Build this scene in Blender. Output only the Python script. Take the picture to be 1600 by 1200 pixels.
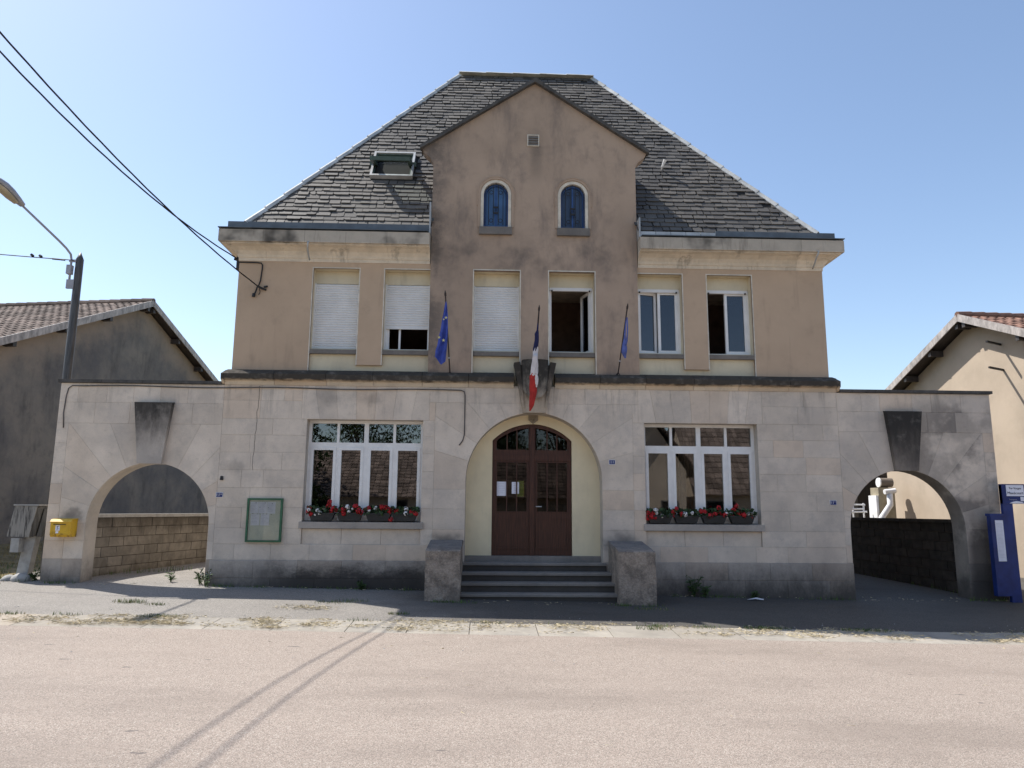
import bpy, math, random
from math import sin, cos, pi, radians, hypot, sqrt, atan2
from mathutils import Vector, Matrix, noise as mnoise

random.seed(7)
scene = bpy.context.scene
COL = scene.collection
for o in list(bpy.data.objects):
    bpy.data.objects.remove(o)

# ------------------------------------------------------------------ camera
cam_data = bpy.data.cameras.new('camera')
cam_data.sensor_width = 36.0
cam_data.lens = 1155 / 1600 * 36.0
cam_data.clip_end = 2000
camera = bpy.data.objects.new('camera', cam_data)
COL.objects.link(camera)
yaw, pitch, roll = radians(1.809), radians(9.664), radians(0.4442)
fw = Vector((sin(yaw)*cos(pitch), cos(yaw)*cos(pitch), sin(pitch)))
rt = Vector((cos(yaw), -sin(yaw), 0)); up = rt.cross(fw)
r2 = rt*cos(roll) + up*sin(roll); u2 = -rt*sin(roll) + up*cos(roll)
mw = Matrix((r2, u2, -fw)).transposed().to_4x4()
mw.translation = Vector((-0.934, -15.0, 1.65))
camera.matrix_world = mw
scene.camera = camera

# ------------------------------------------------------------------ light
SDX, SDY = 0.585, -0.325            # shadow offset per metre of height
sun_dir = Vector((-SDX, -SDY, 1)).normalized()
sun_el = math.asin(sun_dir.z)
world = bpy.data.worlds.new('World')
scene.world = world
world.use_nodes = True
wn = world.node_tree.nodes; wl = world.node_tree.links
wn.clear()
w_out = wn.new('ShaderNodeOutputWorld'); w_bg = wn.new('ShaderNodeBackground')
w_sky = wn.new('ShaderNodeTexSky')
w_sky.sky_type = 'NISHITA'; w_sky.sun_disc = False
w_sky.sun_elevation = sun_el
w_sky.sun_rotation = atan2(sun_dir.x, sun_dir.y)
w_sky.altitude = 300; w_sky.air_density = 1.0; w_sky.dust_density = 1.0; w_sky.ozone_density = 0.35
w_bg.inputs['Strength'].default_value = 0.125
wl.new(w_sky.outputs[0], w_bg.inputs[0]); wl.new(w_bg.outputs[0], w_out.inputs[0])
sun_data = bpy.data.lights.new('sun', 'SUN')
sun_data.energy = 4.0; sun_data.angle = radians(0.53); sun_data.color = (1.0, 0.955, 0.89)
sun = bpy.data.objects.new('sun', sun_data)
COL.objects.link(sun)
sun.rotation_euler = (-sun_dir).to_track_quat('-Z', 'Y').to_euler()
sun.location = (-20, 20, 40)
scene.view_settings.view_transform = 'Standard'
scene.view_settings.look = 'None'
scene.view_settings.exposure = 0.72
scene.view_settings.gamma = 1.0
scene.view_settings.use_curve_mapping = False

# ------------------------------------------------------------------ materials
class NT:
    def __init__(s, name):
        s.m = bpy.data.materials.new(name); s.m.use_nodes = True
        s.t = s.m.node_tree; s.n = s.t.nodes; s.l = s.t.links
        s.n.clear()
        s.out = s.n.new('ShaderNodeOutputMaterial')
        s.b = s.n.new('ShaderNodeBsdfPrincipled')
        s.l.new(s.b.outputs[0], s.out.inputs[0])
        g = s.n.new('ShaderNodeNewGeometry'); s.pos = g.outputs['Position']
        sp = s.n.new('ShaderNodeSeparateXYZ'); s.l.new(s.pos, sp.inputs[0])
        s.x, s.y, s.z = sp.outputs
        s.rnd = s.n.new('ShaderNodeObjectInfo').outputs['Random']
        s.isl = g.outputs['Random Per Island']
    def set(s, sock, v):
        if isinstance(v, (int, float)): sock.default_value = v
        elif isinstance(v, (tuple, list)): sock.default_value = tuple(v) + ((1,) if len(v) == 3 and len(sock.default_value) == 4 else ())
        else: s.l.new(v, sock)
    def math(s, op, a, b=0.0, c=None, clamp=False):
        n = s.n.new('ShaderNodeMath'); n.operation = op; n.use_clamp = clamp
        s.set(n.inputs[0], a); s.set(n.inputs[1], b)
        if c is not None: s.set(n.inputs[2], c)
        return n.outputs[0]
    def noise(s, scale, detail=4, rough=.55, stretch=(1, 1, 1), vec=None, off=0):
        mp = s.n.new('ShaderNodeMapping'); s.l.new(vec or s.pos, mp.inputs[0])
        mp.inputs['Scale'].default_value = stretch
        mp.inputs['Location'].default_value = (off, off*1.7, off*.6)
        n = s.n.new('ShaderNodeTexNoise'); s.l.new(mp.outputs[0], n.inputs[0])
        n.inputs['Scale'].default_value = scale; n.inputs['Detail'].default_value = detail
        n.inputs['Roughness'].default_value = rough
        return n.outputs['Fac']
    def vor(s, scale, feat='F1', out='Distance', stretch=(1, 1, 1)):
        mp = s.n.new('ShaderNodeMapping'); s.l.new(s.pos, mp.inputs[0])
        mp.inputs['Scale'].default_value = stretch
        n = s.n.new('ShaderNodeTexVoronoi'); n.feature = feat; s.l.new(mp.outputs[0], n.inputs[0])
        n.inputs['Scale'].default_value = scale
        return n.outputs[out]
    def rng(s, v, a, b, c=0.0, d=1.0, smooth=True):
        n = s.n.new('ShaderNodeMapRange'); n.interpolation_type = 'SMOOTHSTEP' if smooth else 'LINEAR'
        s.set(n.inputs[0], v)
        for i, q in enumerate((a, b, c, d)): s.set(n.inputs[i+1], q)
        return n.outputs[0]
    def mix(s, f, a, b, mode='MIX'):
        n = s.n.new('ShaderNodeMix'); n.data_type = 'RGBA'; n.blend_type = mode
        s.set(n.inputs[0], f); s.set(n.inputs[6], a); s.set(n.inputs[7], b)
        return n.outputs[2]
    def bump(s, h, strength=.3, dist=.01, prev=None):
        n = s.n.new('ShaderNodeBump'); n.inputs['Strength'].default_value = strength
        n.inputs['Distance'].default_value = dist; s.l.new(h, n.inputs['Height'])
        if prev is not None: s.l.new(prev, n.inputs['Normal'])
        return n.outputs[0]
    def fin(s, col, rough=.9, nrm=None, spec=.3, metal=0.0):
        s.set(s.b.inputs['Base Color'], col); s.set(s.b.inputs['Roughness'], rough)
        s.set(s.b.inputs['Specular IOR Level'], spec); s.set(s.b.inputs['Metallic'], metal)
        if nrm is not None: s.l.new(nrm, s.b.inputs['Normal'])
        return s.m

def simple(name, c, rough=.6, var=.15, scale=6, spec=.4, metal=0, rnd=.0, bump=0):
    t = NT(name)
    d = tuple(v*(1-var) for v in c); e = tuple(min(1, v*(1+var)) for v in c)
    col = t.mix(t.rng(t.noise(scale), .3, .7), d, e)
    if rnd: col = t.mix(t.math('MULTIPLY', t.rnd, rnd), col, (0.02, 0.018, 0.015))
    return t.fin(col, rough, t.bump(t.noise(scale*12), bump, .005) if bump else None, spec, metal)

def isrnd(t, lo, hi):   # brightness factor per object
    return t.rng(t.rnd, 0, 1, lo, hi, False)

def scale_col(t, col, f):
    n = t.n.new('ShaderNodeVectorMath'); n.operation = 'SCALE'
    t.set(n.inputs[0], col); t.set(n.inputs[3], f)
    return n.outputs[0]

def stone_mat(name, c=(.70, .595, .485), dirt=1.0, mortar=False, top=None, black=0.0, soot=True):
    """ashlar limestone: grain, patches, damp grime near the ground, streaks below ledges"""
    t = NT(name)
    a = t.noise(1.3, 5, .6); b = t.noise(7, 6, .65, off=3); c1 = t.noise(55, 4, .7)
    col = t.mix(t.rng(a, .3, .7), tuple(v*.88 for v in c), tuple(v*1.1 for v in c))
    col = t.mix(t.rng(t.noise(.9, 4, .6, off=9), .45, .7, 0, .7), col, (c[0]*.8, c[1]*.82, c[2]*.86))
    col = t.mix(t.rng(b, .55, .78, 0, .45), col, (c[0]*.62, c[1]*.62, c[2]*.62))
    col = t.mix(t.rng(c1, .54, .72, 0, .42), col, (c[0]*.55, c[1]*.53, c[2]*.5))
    col = t.mix(t.rng(t.noise(24, 6, .8, off=71), .6, .72, 0, .45), col, (c[0]*.42, c[1]*.41, c[2]*.4))
    col = t.mix(t.rng(t.noise(17, 5, .75, off=81), .62, .72, 0, .5), col, (min(1, c[0]*1.25), min(1, c[1]*1.25), min(1, c[2]*1.28)))
    col = t.mix(t.math('MULTIPLY', t.rng(t.noise(2.1, 7, .75, off=91), .46, .64), .34), col, (c[0]*.6, c[1]*.62, c[2]*.66))
    if not mortar:
        col = scale_col(t, col, isrnd(t, .92, 1.05))
        col = t.mix(t.rng(t.math('FRACT', t.math('MULTIPLY', t.rnd, 17.3)), .7, 1, 0, .3), col, (c[0]*.95, c[1]*.78, c[2]*.62))
    if soot:
        # soot blotches on the far right gateway, black foot of the plinth, smudges above the piers
        sm = t.math('MULTIPLY', t.rng(t.x, 7.0, 8.7), t.rng(t.noise(1.15, 5, .6, off=41), .42, .6, 0, .62))
        sm = t.math('MULTIPLY', sm, t.rng(t.z, 4.1, 3.7, .25, 1))
        if not mortar:
            sm = t.math('MULTIPLY', sm, t.rng(t.math('FRACT', t.math('MULTIPLY', t.rnd, 31.7)), .2, .8, .6, 1.12))
        col = t.mix(t.math('MULTIPLY', sm, dirt, clamp=True), col, (.10, .09, .085))
        jb = t.math('MULTIPLY', t.rng(t.x, 8.6, 8.95), t.rng(t.math('ADD', t.z, t.math('MULTIPLY', t.noise(3, 4, .6, off=15), .9)), 2.1, 1.5, 0, .85))
        col = t.mix(jb, col, (.05, .045, .042))
        bx = t.math('MULTIPLY', t.rng(t.x, -5.9, -4.6), t.rng(t.x, -1.2, -2.4))
        bl = t.math('MULTIPLY', bx, t.rng(t.math('ADD', t.z, t.math('MULTIPLY', t.noise(3.2, 9, .82, stretch=(.6, 1, 1), off=25), -1.0)), .16, -.22, 0, .88))
        col = t.mix(bl, col, (.045, .038, .034))
        for px, pz, rr_, st_ in ((-1.75, 1.0, .5, .7), (1.75, 1.0, .5, .7), (-9.1, 1.5, .3, .6), (-6.0, 2.45, .3, .25), (-4.2, 3.85, .45, .25), (-3.3, 3.85, .3, .3)):
            dx = t.math('SUBTRACT', t.x, px); dz = t.math('SUBTRACT', t.z, pz)
            d2 = t.math('SQRT', t.math('ADD', t.math('MULTIPLY', dx, dx), t.math('MULTIPLY', t.math('MULTIPLY', dz, dz), 2.5)))
            d2 = t.math('ADD', d2, t.math('MULTIPLY', t.math('SUBTRACT', t.noise(5, 4, .6, off=px), .5), .5))
            col = t.mix(t.rng(d2, rr_, 0.05, 0, st_), col, (.09, .08, .075))
    # damp dark base
    g = t.math('ADD', t.z, t.math('MULTIPLY', t.noise(2.6, 9, .8, stretch=(1, 1, .6), off=5), -1.1))
    col = t.mix(t.math('MULTIPLY', t.rng(g, .2, -.6), .8*dirt, clamp=True), col, (.06, .055, .05))
    # rain streaks falling from the ledge at 4.15
    st = t.noise(4.5, 4, .7, stretch=(1, 1, .12), off=11)
    f = t.math('MULTIPLY', t.rng(st, .52, .72), t.rng(t.z, 3.0, 4.1, 0, .35*dirt))
    col = t.mix(f, col, (.09, .085, .08))
    if top is not None:      # biological black crust above a height, ragged edge
        h = t.math('ADD', t.z, t.math('MULTIPLY', t.math('SUBTRACT', t.noise(5, 5, .7, stretch=(1, 1, .35), off=2), .5), top[2]))
        col = t.mix(t.rng(h, top[0], top[1], 0, top[3]), col, t.mix(t.rng(t.noise(6, 4, .6, off=52), .5, .75), (.024, .023, .022), (.11, .10, .088)))
    if black:
        col = t.mix(t.rng(t.noise(3, 5, .7, off=7), .35, .7, black*.5, black), col, (.05, .047, .043))
    n = t.bump(c1, .35, .006); n = t.bump(b, .35, .02, n)
    return t.fin(col, .93, n, .2)

def render_mat(name, c, grime=(.1, .09, .08), amt=.5, streak=(7.0, 4.5), tiny=.25):
    t = NT(name)
    a = t.noise(.8, 5, .6, off=4); b = t.noise(3.5, 6, .65, off=1); c1 = t.noise(90, 3, .7)
    col = t.mix(t.rng(a, .3, .7), tuple(v*.9 for v in c), tuple(v*1.08 for v in c))
    col = t.mix(t.rng(b, .5, .8, 0, .35*amt), col, grime)
    s1 = t.noise(1.6, 5, .65, stretch=(1, 1, .3), off=8)
    col = t.mix(t.rng(s1, .5, .75, 0, .55*amt), col, grime)
    s2 = t.noise(6, 4, .6, stretch=(1, 1, .1), off=14)
    col = t.mix(t.rng(s2, .58, .75, 0, .3*amt), col, grime)
    n = t.bump(c1, tiny, .006); n = t.bump(b, .2, .02, n)
    return t.fin(col, .95, n, .15), t

M = {}
M['stone'] = stone_mat('limestone_ashlar')
M['mortar'] = stone_mat('limestone_mortar', (.53, .465, .39), mortar=True)
M['plinth'] = stone_mat('plinth_stone', (.46, .40, .34), dirt=1.1)
M['string'] = stone_mat('string_course_stone', (.66, .54, .40), top=(4.19, 4.24, .09, .93), dirt=.1)
M['keystone'] = stone_mat('keystone_stone', (.48, .42, .36), top=(2.7, 3.7, 1.1, .93))
M['keystone_dark'] = stone_mat('blackened_keystone', (.36, .32, .28), top=(2.0, 3.5, 1.1, .93), black=.15)
M['crest'] = stone_mat('crest_stone', (.50, .44, .36), top=(3.6, 4.4, 1.3, .93), dirt=.2)
M['cap'] = stone_mat('coping_stone', (.16, .15, .14), black=.85)
def pierm():
    t = NT('rough_pier_concrete')
    v = t.vor(45, 'F1', 'Color'); sp = t.n.new('ShaderNodeSeparateColor'); t.l.new(v, sp.inputs[0])
    col = t.mix(sp.outputs[0], (.31, .255, .205), (.42, .35, .285))
    col = t.mix(t.rng(t.noise(3, 8, .8, off=7), .42, .62, 0, .7), col, (.12, .10, .085))
    col = t.mix(t.rng(t.noise(6, 6, .75, off=17), .6, .72, 0, .7), col, (.50, .44, .38))
    col = t.mix(t.rng(t.math('ADD', t.z, t.math('MULTIPLY', t.noise(4, 5, .7), .2)), .98, 1.08, 0, .6), col, (.16, .165, .17))
    n = t.bump(t.vor(45, 'F1', 'Distance'), .6, .01); n = t.bump(t.noise(14, 5, .7), .6, .03, n)
    return t.fin(col, .95, n, .15)
M['pier'] = pierm()
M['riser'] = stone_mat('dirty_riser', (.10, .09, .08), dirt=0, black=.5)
M['step'] = stone_mat('step_stone', (.30, .27, .235), dirt=.0, black=.25, soot=False)
M['sillstone'] = stone_mat('sill_stone', (.42, .37, .32), dirt=.5)
M['uppersill'] = stone_mat('upper_sill_stone', (.26, .23, .2), dirt=0, black=.35)

def beige():
    t = NT('beige_render')
    c = (.515, .376, .26)
    a = t.noise(.7, 5, .6, off=4); b = t.noise(3.2, 6, .68, off=1); c1 = t.noise(95, 3, .7)
    col = t.mix(t.rng(a, .3, .7), tuple(v*.94 for v in c), tuple(v*1.06 for v in c))
    col = t.mix(t.rng(b, .5, .8, 0, .22), col, (.2, .16, .12))
    s2 = t.noise(5, 4, .6, stretch=(1, 1, .12), off=14)
    col = t.mix(t.rng(s2, .56, .75, 0, .18), col, (.16, .13, .1))
    n = t.bump(c1, .3, .006); n = t.bump(b, .15, .02, n)
    return t.fin(col, .95, n, .15)
M['beige'] = beige()
def bayr():
    t = NT('grey_brown_render')
    c = (.41, .302, .222)
    a = t.noise(.55, 5, .65, off=21); b = t.noise(2.2, 7, .72, off=31); c1 = t.noise(95, 3, .7)
    col = t.mix(t.rng(a, .3, .7), tuple(v*.9 for v in c), tuple(v*1.12 for v in c))
    col = t.mix(t.rng(b, .48, .72, 0, .4), col, (.2, .16, .135))
    s1 = t.noise(1.7, 5, .7, stretch=(1, 1, .32), off=8)
    col = t.mix(t.rng(s1, .48, .72, 0, .5), col, (.13, .11, .1))
    # soot blotches: along the left flank, across the middle below the attic windows
    lf = t.math('MULTIPLY', t.rng(t.x, -1.5, -2.2), t.rng(t.noise(1.8, 5, .7, off=2), .35, .65, .1, .75))
    col = t.mix(lf, col, (.11, .095, .085))
    dz = t.math('ABSOLUTE', t.math('SUBTRACT', t.z, 6.95))
    md = t.math('MULTIPLY', t.rng(dz, .75, .1), t.rng(t.noise(1.4, 4, .6, off=44), .4, .7, 0, .6))
    col = t.mix(md, col, (.10, .088, .08))
    dx = t.math('ABSOLUTE', t.math('SUBTRACT', t.x, .03)); 
    vs = t.math('MULTIPLY', t.rng(dx, .2, .03), t.math('MULTIPLY', t.rng(t.z, 8.3, 9.5), t.rng(t.z, 9.52, 9.48)))
    col = t.mix(t.math('MULTIPLY', vs, .45), col, (.09, .08, .07))
    n = t.bump(c1, .3, .006); n = t.bump(b, .2, .02, n)
    return t.fin(col, .95, n, .15)
M['bay'] = bayr()
M['cream'], _ = render_mat('cream_paint_panel', (.68, .59, .42), amt=.45)
M['niche'], _ = render_mat('cream_painted_plaster', (.82, .70, .47), grime=(.3, .27, .2), amt=.3, tiny=.1)
M['surround'] = simple('pale_window_edging', (.62, .56, .46), .8)
M['cornice'] = None
def corn():
    t = NT('cornice_stone')
    c = (.70, .595, .46)
    b = t.noise(3, 6, .68, off=1); c1 = t.noise(60, 3, .7)
    col = t.mix(t.rng(b, .3, .7), tuple(v*.85 for v in c), tuple(v*1.08 for v in c))
    col = scale_col(t, col, isrnd(t, .9, 1.08))
    h = t.math('ADD', t.z, t.math('MULTIPLY', t.math('SUBTRACT', t.noise(4, 5, .7, off=2), .5), .12))
    fas = t.rng(h, 7.06, 7.12)
    col = t.mix(t.math('MULTIPLY', fas, .5), col, (.26, .235, .205))
    pt = t.rng(t.noise(.75, 4, .6, off=60), .52, .68)
    col = t.mix(t.math('MULTIPLY', t.math('MULTIPLY', fas, pt), .85), col, (.035, .033, .03))
    st = t.noise(3.2, 4, .7, stretch=(1, 1, .15), off=33)
    col = t.mix(t.rng(st, .55, .72, 0, .5), col, (.12, .1, .08))
    n = t.bump(c1, .3, .006); n = t.bump(b, .3, .02, n)
    return t.fin(col, .93, n, .2)
M['cornice'] = corn()

def slate():
    t = NT('roof_slate')
    c = (.10, .092, .083)
    r = t.isl
    col = t.mix(t.rng(t.noise(.45, 4, .6, off=3), .35, .65), (.112, .101, .088), (.077, .072, .067))
    rr = t.math('FRACT', t.math('ADD', t.math('MULTIPLY', t.rnd, 13.7), t.math('MULTIPLY', r, 7.3)))
    col = scale_col(t, col, t.rng(rr, 0, 1, .68, 1.25, False))
    col = t.mix(t.rng(t.noise(9, 5, .7, off=9), .55, .75, 0, .5), col, (.05, .045, .04))
    lich = t.math('MULTIPLY', t.rng(t.noise(26, 2, .5, off=19), .68, .74), .5)
    col = t.mix(lich, col, (.3, .29, .24))
    n = t.bump(t.noise(30, 4, .7), .4, .006)
    return t.fin(col, t.rng(rr, 0, 1, .6, .8, False), n, .35)
M['slate'] = slate()
M['underlay'] = simple('slate_gap_dark', (.02, .018, .016), .95)
M['zinc'] = simple('weathered_zinc', (.42, .42, .41), .5, .2, 3, .5, .3)
M['hipzinc'] = simple('pale_hip_zinc', (.46, .46, .44), .6, .25, 3, .4, 0)
M['gutter'] = simple('blue_grey_gutter', (.11, .125, .14), .5, .2, 3, .5, .2)
M['white'] = simple('white_pvc', (.82, .795, .76), .35, .05, 5, .5)
M['shutter'] = simple('white_shutter', (.74, .72, .69), .5, .06, 2, .4)
M['blueframe'] = simple('blue_painted_wood', (.04, .10, .28), .5, .2)
M['iron'] = simple('black_iron', (.02, .02, .022), .6, .2)
M['greenmetal'] = simple('green_window_metal', (.06, .09, .075), .4, .2)
def wood(name, c, sc=1.0):
    t = NT(name)
    g = t.noise(5*sc, 5, .7, stretch=(8, 1, .5)); 
    col = t.mix(t.rng(g, .3, .7), tuple(v*.6 for v in c), tuple(v*1.35 for v in c))
    return t.fin(col, .5, t.bump(g, .25, .004), .4)
M['door'] = wood('brown_door_wood', (.068, .023, .011))
M['oldwood'] = wood('grey_weathered_wood', (.10, .095, .085))
M['beam'] = wood('dark_eave_wood', (.06, .05, .045))
M['palebeam'] = wood('pale_barge_board', (.40, .36, .33))
M['pole'] = wood('dark_pole_wood', (.075, .07, .065))
def glass(name, refl, tint=(.55, .6, .6), ior=1.5):
    t = NT(name)
    tr = t.n.new('ShaderNodeBsdfTransparent'); tr.inputs[0].default_value = tint + (1,)
    gl = t.n.new('ShaderNodeBsdfGlossy'); gl.inputs['Roughness'].default_value = .015
    gl.inputs['Color'].default_value = (.95, .97, 1, 1)
    nz = t.bump(t.noise(1.1, 2, .4), .05, .02)
    t.l.new(nz, gl.inputs['Normal'])
    fr = t.n.new('ShaderNodeFresnel'); fr.inputs[0].default_value = ior
    f = t.math('ADD', fr.outputs[0], refl, clamp=True)
    mx = t.n.new('ShaderNodeMixShader')
    t.l.new(f, mx.inputs[0]); t.l.new(tr.outputs[0], mx.inputs[1]); t.l.new(gl.outputs[0], mx.inputs[2])
    t.l.new(mx.outputs[0], t.out.inputs[0])
    return t.m
M['glass'] = glass('window_glass', .09, (.62, .6, .56))
M['upperglass'] = glass('upper_window_glass', .025, (.45, .45, .5))
M['clearglass'] = glass('skylight_glass', .03, (.94, .97, .95), 1.05)
M['doorglass'] = glass('door_glass', .0, (.42, .36, .28))
M['bluepane'] = simple('blue_window_panel', (.055, .13, .27), .35, .15, 3, .5)
M['darkpane'] = simple('dark_blue_window_panel', (.04, .065, .12), .35, .15, 3, .5)
M['blueglass'] = glass('attic_glass', .06, (.1, .2, .45))
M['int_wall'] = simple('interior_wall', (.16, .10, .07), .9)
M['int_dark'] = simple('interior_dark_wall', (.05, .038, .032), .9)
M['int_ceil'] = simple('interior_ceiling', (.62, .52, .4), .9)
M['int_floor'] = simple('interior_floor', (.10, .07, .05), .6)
M['curtain'] = simple('net_curtain', (.55, .52, .48), .9)

def asphalt(name, c, agg, lighter, scale=160, patch=.5, east=0):
    t = NT(name)
    v = t.vor(scale, 'F1', 'Color'); sp = t.n.new('ShaderNodeSeparateColor'); t.l.new(v, sp.inputs[0])
    r = sp.outputs[0]
    col = t.mix(t.rng(r, .0, 1), tuple(q*.6 for q in c), tuple(min(1, q*1.4) for q in c))
    col = t.mix(t.rng(sp.outputs[1], .8, .98, 0, agg), col, lighter)
    col = t.mix(t.rng(t.noise(.45, 5, .65, stretch=(.35, 1, 1)), .45, .7, 0, patch), col, tuple(q*.62 for q in c))
    col = t.mix(t.rng(t.noise(3, 5, .7, stretch=(.6, 1, 1), off=6), .45, .8, 0, patch*.7), col, tuple(q*.75 for q in c))
    col = t.mix(t.rng(t.noise(1.1, 4, .6, off=16), .5, .8, 0, patch*.6), col, tuple(min(1, q*1.18) for q in c))
    spot = t.rng(t.noise(2.6, 3, .5, stretch=(1, 2.2, 1), off=77), .73, .755)
    col = t.mix(t.math('MULTIPLY', spot, .75), col, (c[0]*.35, c[1]*.37, c[2]*.42))
    if east:   # darker to the right: partly different asphalt, partly shade deepened in the colour
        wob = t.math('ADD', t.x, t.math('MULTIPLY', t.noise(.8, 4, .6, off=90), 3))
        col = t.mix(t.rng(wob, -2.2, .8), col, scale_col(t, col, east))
    n = t.bump(t.vor(scale, 'F1', 'Distance'), .6, .006)
    return t.fin(col, .85, n, .3)
M['road'] = asphalt('pink_chipseal_road', (.302, .249, .209), .8, (.58, .53, .46))
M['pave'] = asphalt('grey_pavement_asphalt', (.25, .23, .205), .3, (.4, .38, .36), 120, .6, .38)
M['gutterslab'] = stone_mat('kerb_concrete', (.43, .39, .33), dirt=0, black=.22, soot=False)
def earth():
    t = NT('dry_earth_grass')
    a = t.noise(2.5, 6, .7); b = t.noise(20, 5, .7, off=3)
    col = t.mix(t.rng(a, .35, .65), (.19, .15, .085), (.30, .25, .15))
    col = t.mix(t.rng(b, .5, .7, 0, .6), col, (.10, .12, .05))
    return t.fin(col, .95, t.bump(b, .8, .05), .1)
M['earth'] = earth()
def tiles(name, c):
    t = NT(name)
    rr = t.isl
    col = t.mix(t.rng(t.noise(.8, 4, .6), .35, .65), tuple(v*.75 for v in c), tuple(v*1.2 for v in c))
    col = scale_col(t, col, t.rng(rr, 0, 1, .65, 1.35, False))
    col = t.mix(t.rng(t.noise(6, 5, .7, off=5), .5, .72, 0, .5), col, (.06, .055, .045))
    return t.fin(col, .85, t.bump(t.noise(25, 3, .6), .3, .01), .2)
M['tile_l'] = tiles('brown_clay_tile', (.17, .13, .108))
M['tile_r'] = tiles('red_clay_tile', (.20, .115, .085))
def barnr():
    t = NT('sooty_grey_render')
    a = t.noise(.45, 6, .7, off=4); b = t.noise(2.5, 7, .75, off=1); c1 = t.noise(45, 3, .7)
    col = t.mix(t.rng(a, .35, .65), (.15, .145, .145), (.26, .235, .205))
    col = t.mix(t.rng(t.noise(1.4, 5, .7, stretch=(1, 1, .25), off=8), .48, .72, 0, .6), col, (.08, .078, .08))
    # cleaner plaster sheltered just below the rakes
    col = t.mix(t.rng(b, .5, .75, 0, .4), col, (.06, .058, .06))
    d = t.math('SUBTRACT', t.z, t.math('SUBTRACT', 8.45, t.math('MULTIPLY', t.math('ABSOLUTE', t.math('SUBTRACT', t.y, 10.0)), .46)))
    sh = t.math('ADD', d, t.math('MULTIPLY', t.math('SUBTRACT', t.noise(1.2, 5, .7, off=12), .5), 2.2))
    col = t.mix(t.rng(sh, -1.3, .1, 0, .8), col, (.36, .29, .23))
    n = t.bump(c1, .4, .01); n = t.bump(b, .4, .03, n)
    return t.fin(col, .95, n, .15)
M['barn'] = barnr()
M['house'], _ = render_mat('cream_house_render', (.49, .405, .315), grime=(.36, .3, .22), amt=.4, tiny=.3)
M['block'] = None
def blockm():
    t = NT('concrete_block')
    c = (.27, .24, .20)
    b = t.noise(4, 6, .7); c1 = t.noise(60, 4, .7)
    col = t.mix(t.rng(b, .3, .7), tuple(v*.75 for v in c), tuple(v*1.15 for v in c))
    col = scale_col(t, col, isrnd(t, .8, 1.12))
    h = t.math('ADD', t.z, t.math('MULTIPLY', t.math('SUBTRACT', t.noise(3, 5, .7, stretch=(1, 1, .5), off=2), .5), 1.0))
    col = t.mix(t.rng(h, .95, 1.5, 0, .8), col, (.07, .06, .05))
    col = t.mix(t.rng(h, .55, .1, 0, .7), col, (.08, .065, .045))
    return t.fin(col, .95, t.bump(c1, .5, .008), .15)
M['block'] = blockm()
M['blockshade'] = simple('shaded_block', (.055, .046, .038), .95, .3, 5, .2, 0, .5, .3)  # right wall's shade put into the base colour, far darker than plain block
M['blockmortar'] = simple('block_mortar', (.11, .09, .07), .95, .3, 5)
M['yellow'] = None
def yel():
    t = NT('yellow_paint')
    b = t.noise(9, 5, .7)
    col = t.mix(t.rng(b, .35, .7), (.70, .42, .02), (.62, .36, .02))
    r = t.math('MULTIPLY', t.rng(t.z, 1.22, 1.08), t.rng(t.noise(12, 5, .7, off=4), .48, .6, 0, .75))
    col = t.mix(r, col, (.16, .07, .02))
    return t.fin(col, .45, None, .4)
M['yellow'] = yel()
M['mailgrey'] = simple('dark_slot', (.05, .04, .02), .6)
M['paper'] = simple('white_paper', (.80, .80, .86), .8, .04)
M['print'] = simple('dark_print', (.06, .06, .08), .8)
M['boardface'] = simple('pale_board_face', (.66, .67, .58), .5, .06)
M['greenframe'] = simple('green_frame', (.035, .12, .06), .5, .2)
M['plateblue'] = simple('blue_enamel', (.02, .035, .16), .3, .1)
M['platewhite'] = simple('white_enamel', (.8, .8, .82), .3, .05)
M['signblue'] = simple('blue_sign_paint', (.014, .032, .15), .4, .25, 3)
M['concrete'] = simple('pale_concrete', (.36, .35, .33), .9, .15, 8, .2, 0, 0, .3)
M['oldbox'] = None
def ob():
    t = NT('stained_box_concrete')
    s1 = t.noise(14, 4, .65, stretch=(1, 1, .12), off=8)
    col = t.mix(t.rng(s1, .45, .62), (.30, .28, .25), (.07, .065, .06))
    return t.fin(col, .9, t.bump(t.noise(40), .3, .005), .2)
M['oldbox'] = ob()
M['cable'] = simple('black_cable', (.018, .018, .02), .6, .2)
M['leadcable'] = simple('grey_cable', (.10, .09, .085), .7, .2)
M['lampgrey'] = simple('lamp_grey_metal', (.33, .33, .36), .45, .1)
M['lamplens'] = simple('lamp_lens_plastic', (.42, .36, .26), .25, .2, 4, .5)
M['planter'] = simple('dark_planter_plastic', (.022, .024, .026), .5, .2)
M['leaf'] = simple('geranium_leaf', (.035, .065, .02), .7, .4, 20)
M['redflower'] = simple('red_petal', (.42, .010, .014), .6, .35, 30)
M['whiteflower'] = simple('white_petal', (.75, .72, .70), .6, .1, 30)
M['flagblue'] = simple('blue_flag_cloth', (.045, .075, .34), .8, .2, 8)
M['flagnavy'] = simple('navy_flag_cloth', (.012, .015, .07), .8, .2, 8)
M['flagpale'] = simple('faded_blue_flag_cloth', (.09, .12, .33), .8, .3, 8)
M['flagwhite'] = simple('white_flag_cloth', (.66, .62, .62), .8, .1, 8)
M['flagred'] = simple('red_flag_cloth', (.42, .03, .025), .8, .2, 8)
M['star'] = simple('yellow_star_print', (.65, .6, .25), .8, .1)
M['flagpole'] = simple('dark_flag_pole', (.03, .022, .02), .5, .2)
M['straw'] = simple('dry_straw', (.52, .44, .29), .9, .3, 15)
M['grassgreen'] = simple('green_grass_blade', (.09, .14, .035), .8, .4, 10)
M['grassdry'] = simple('dry_grass_blade', (.30, .25, .11), .9, .4, 6)
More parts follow.
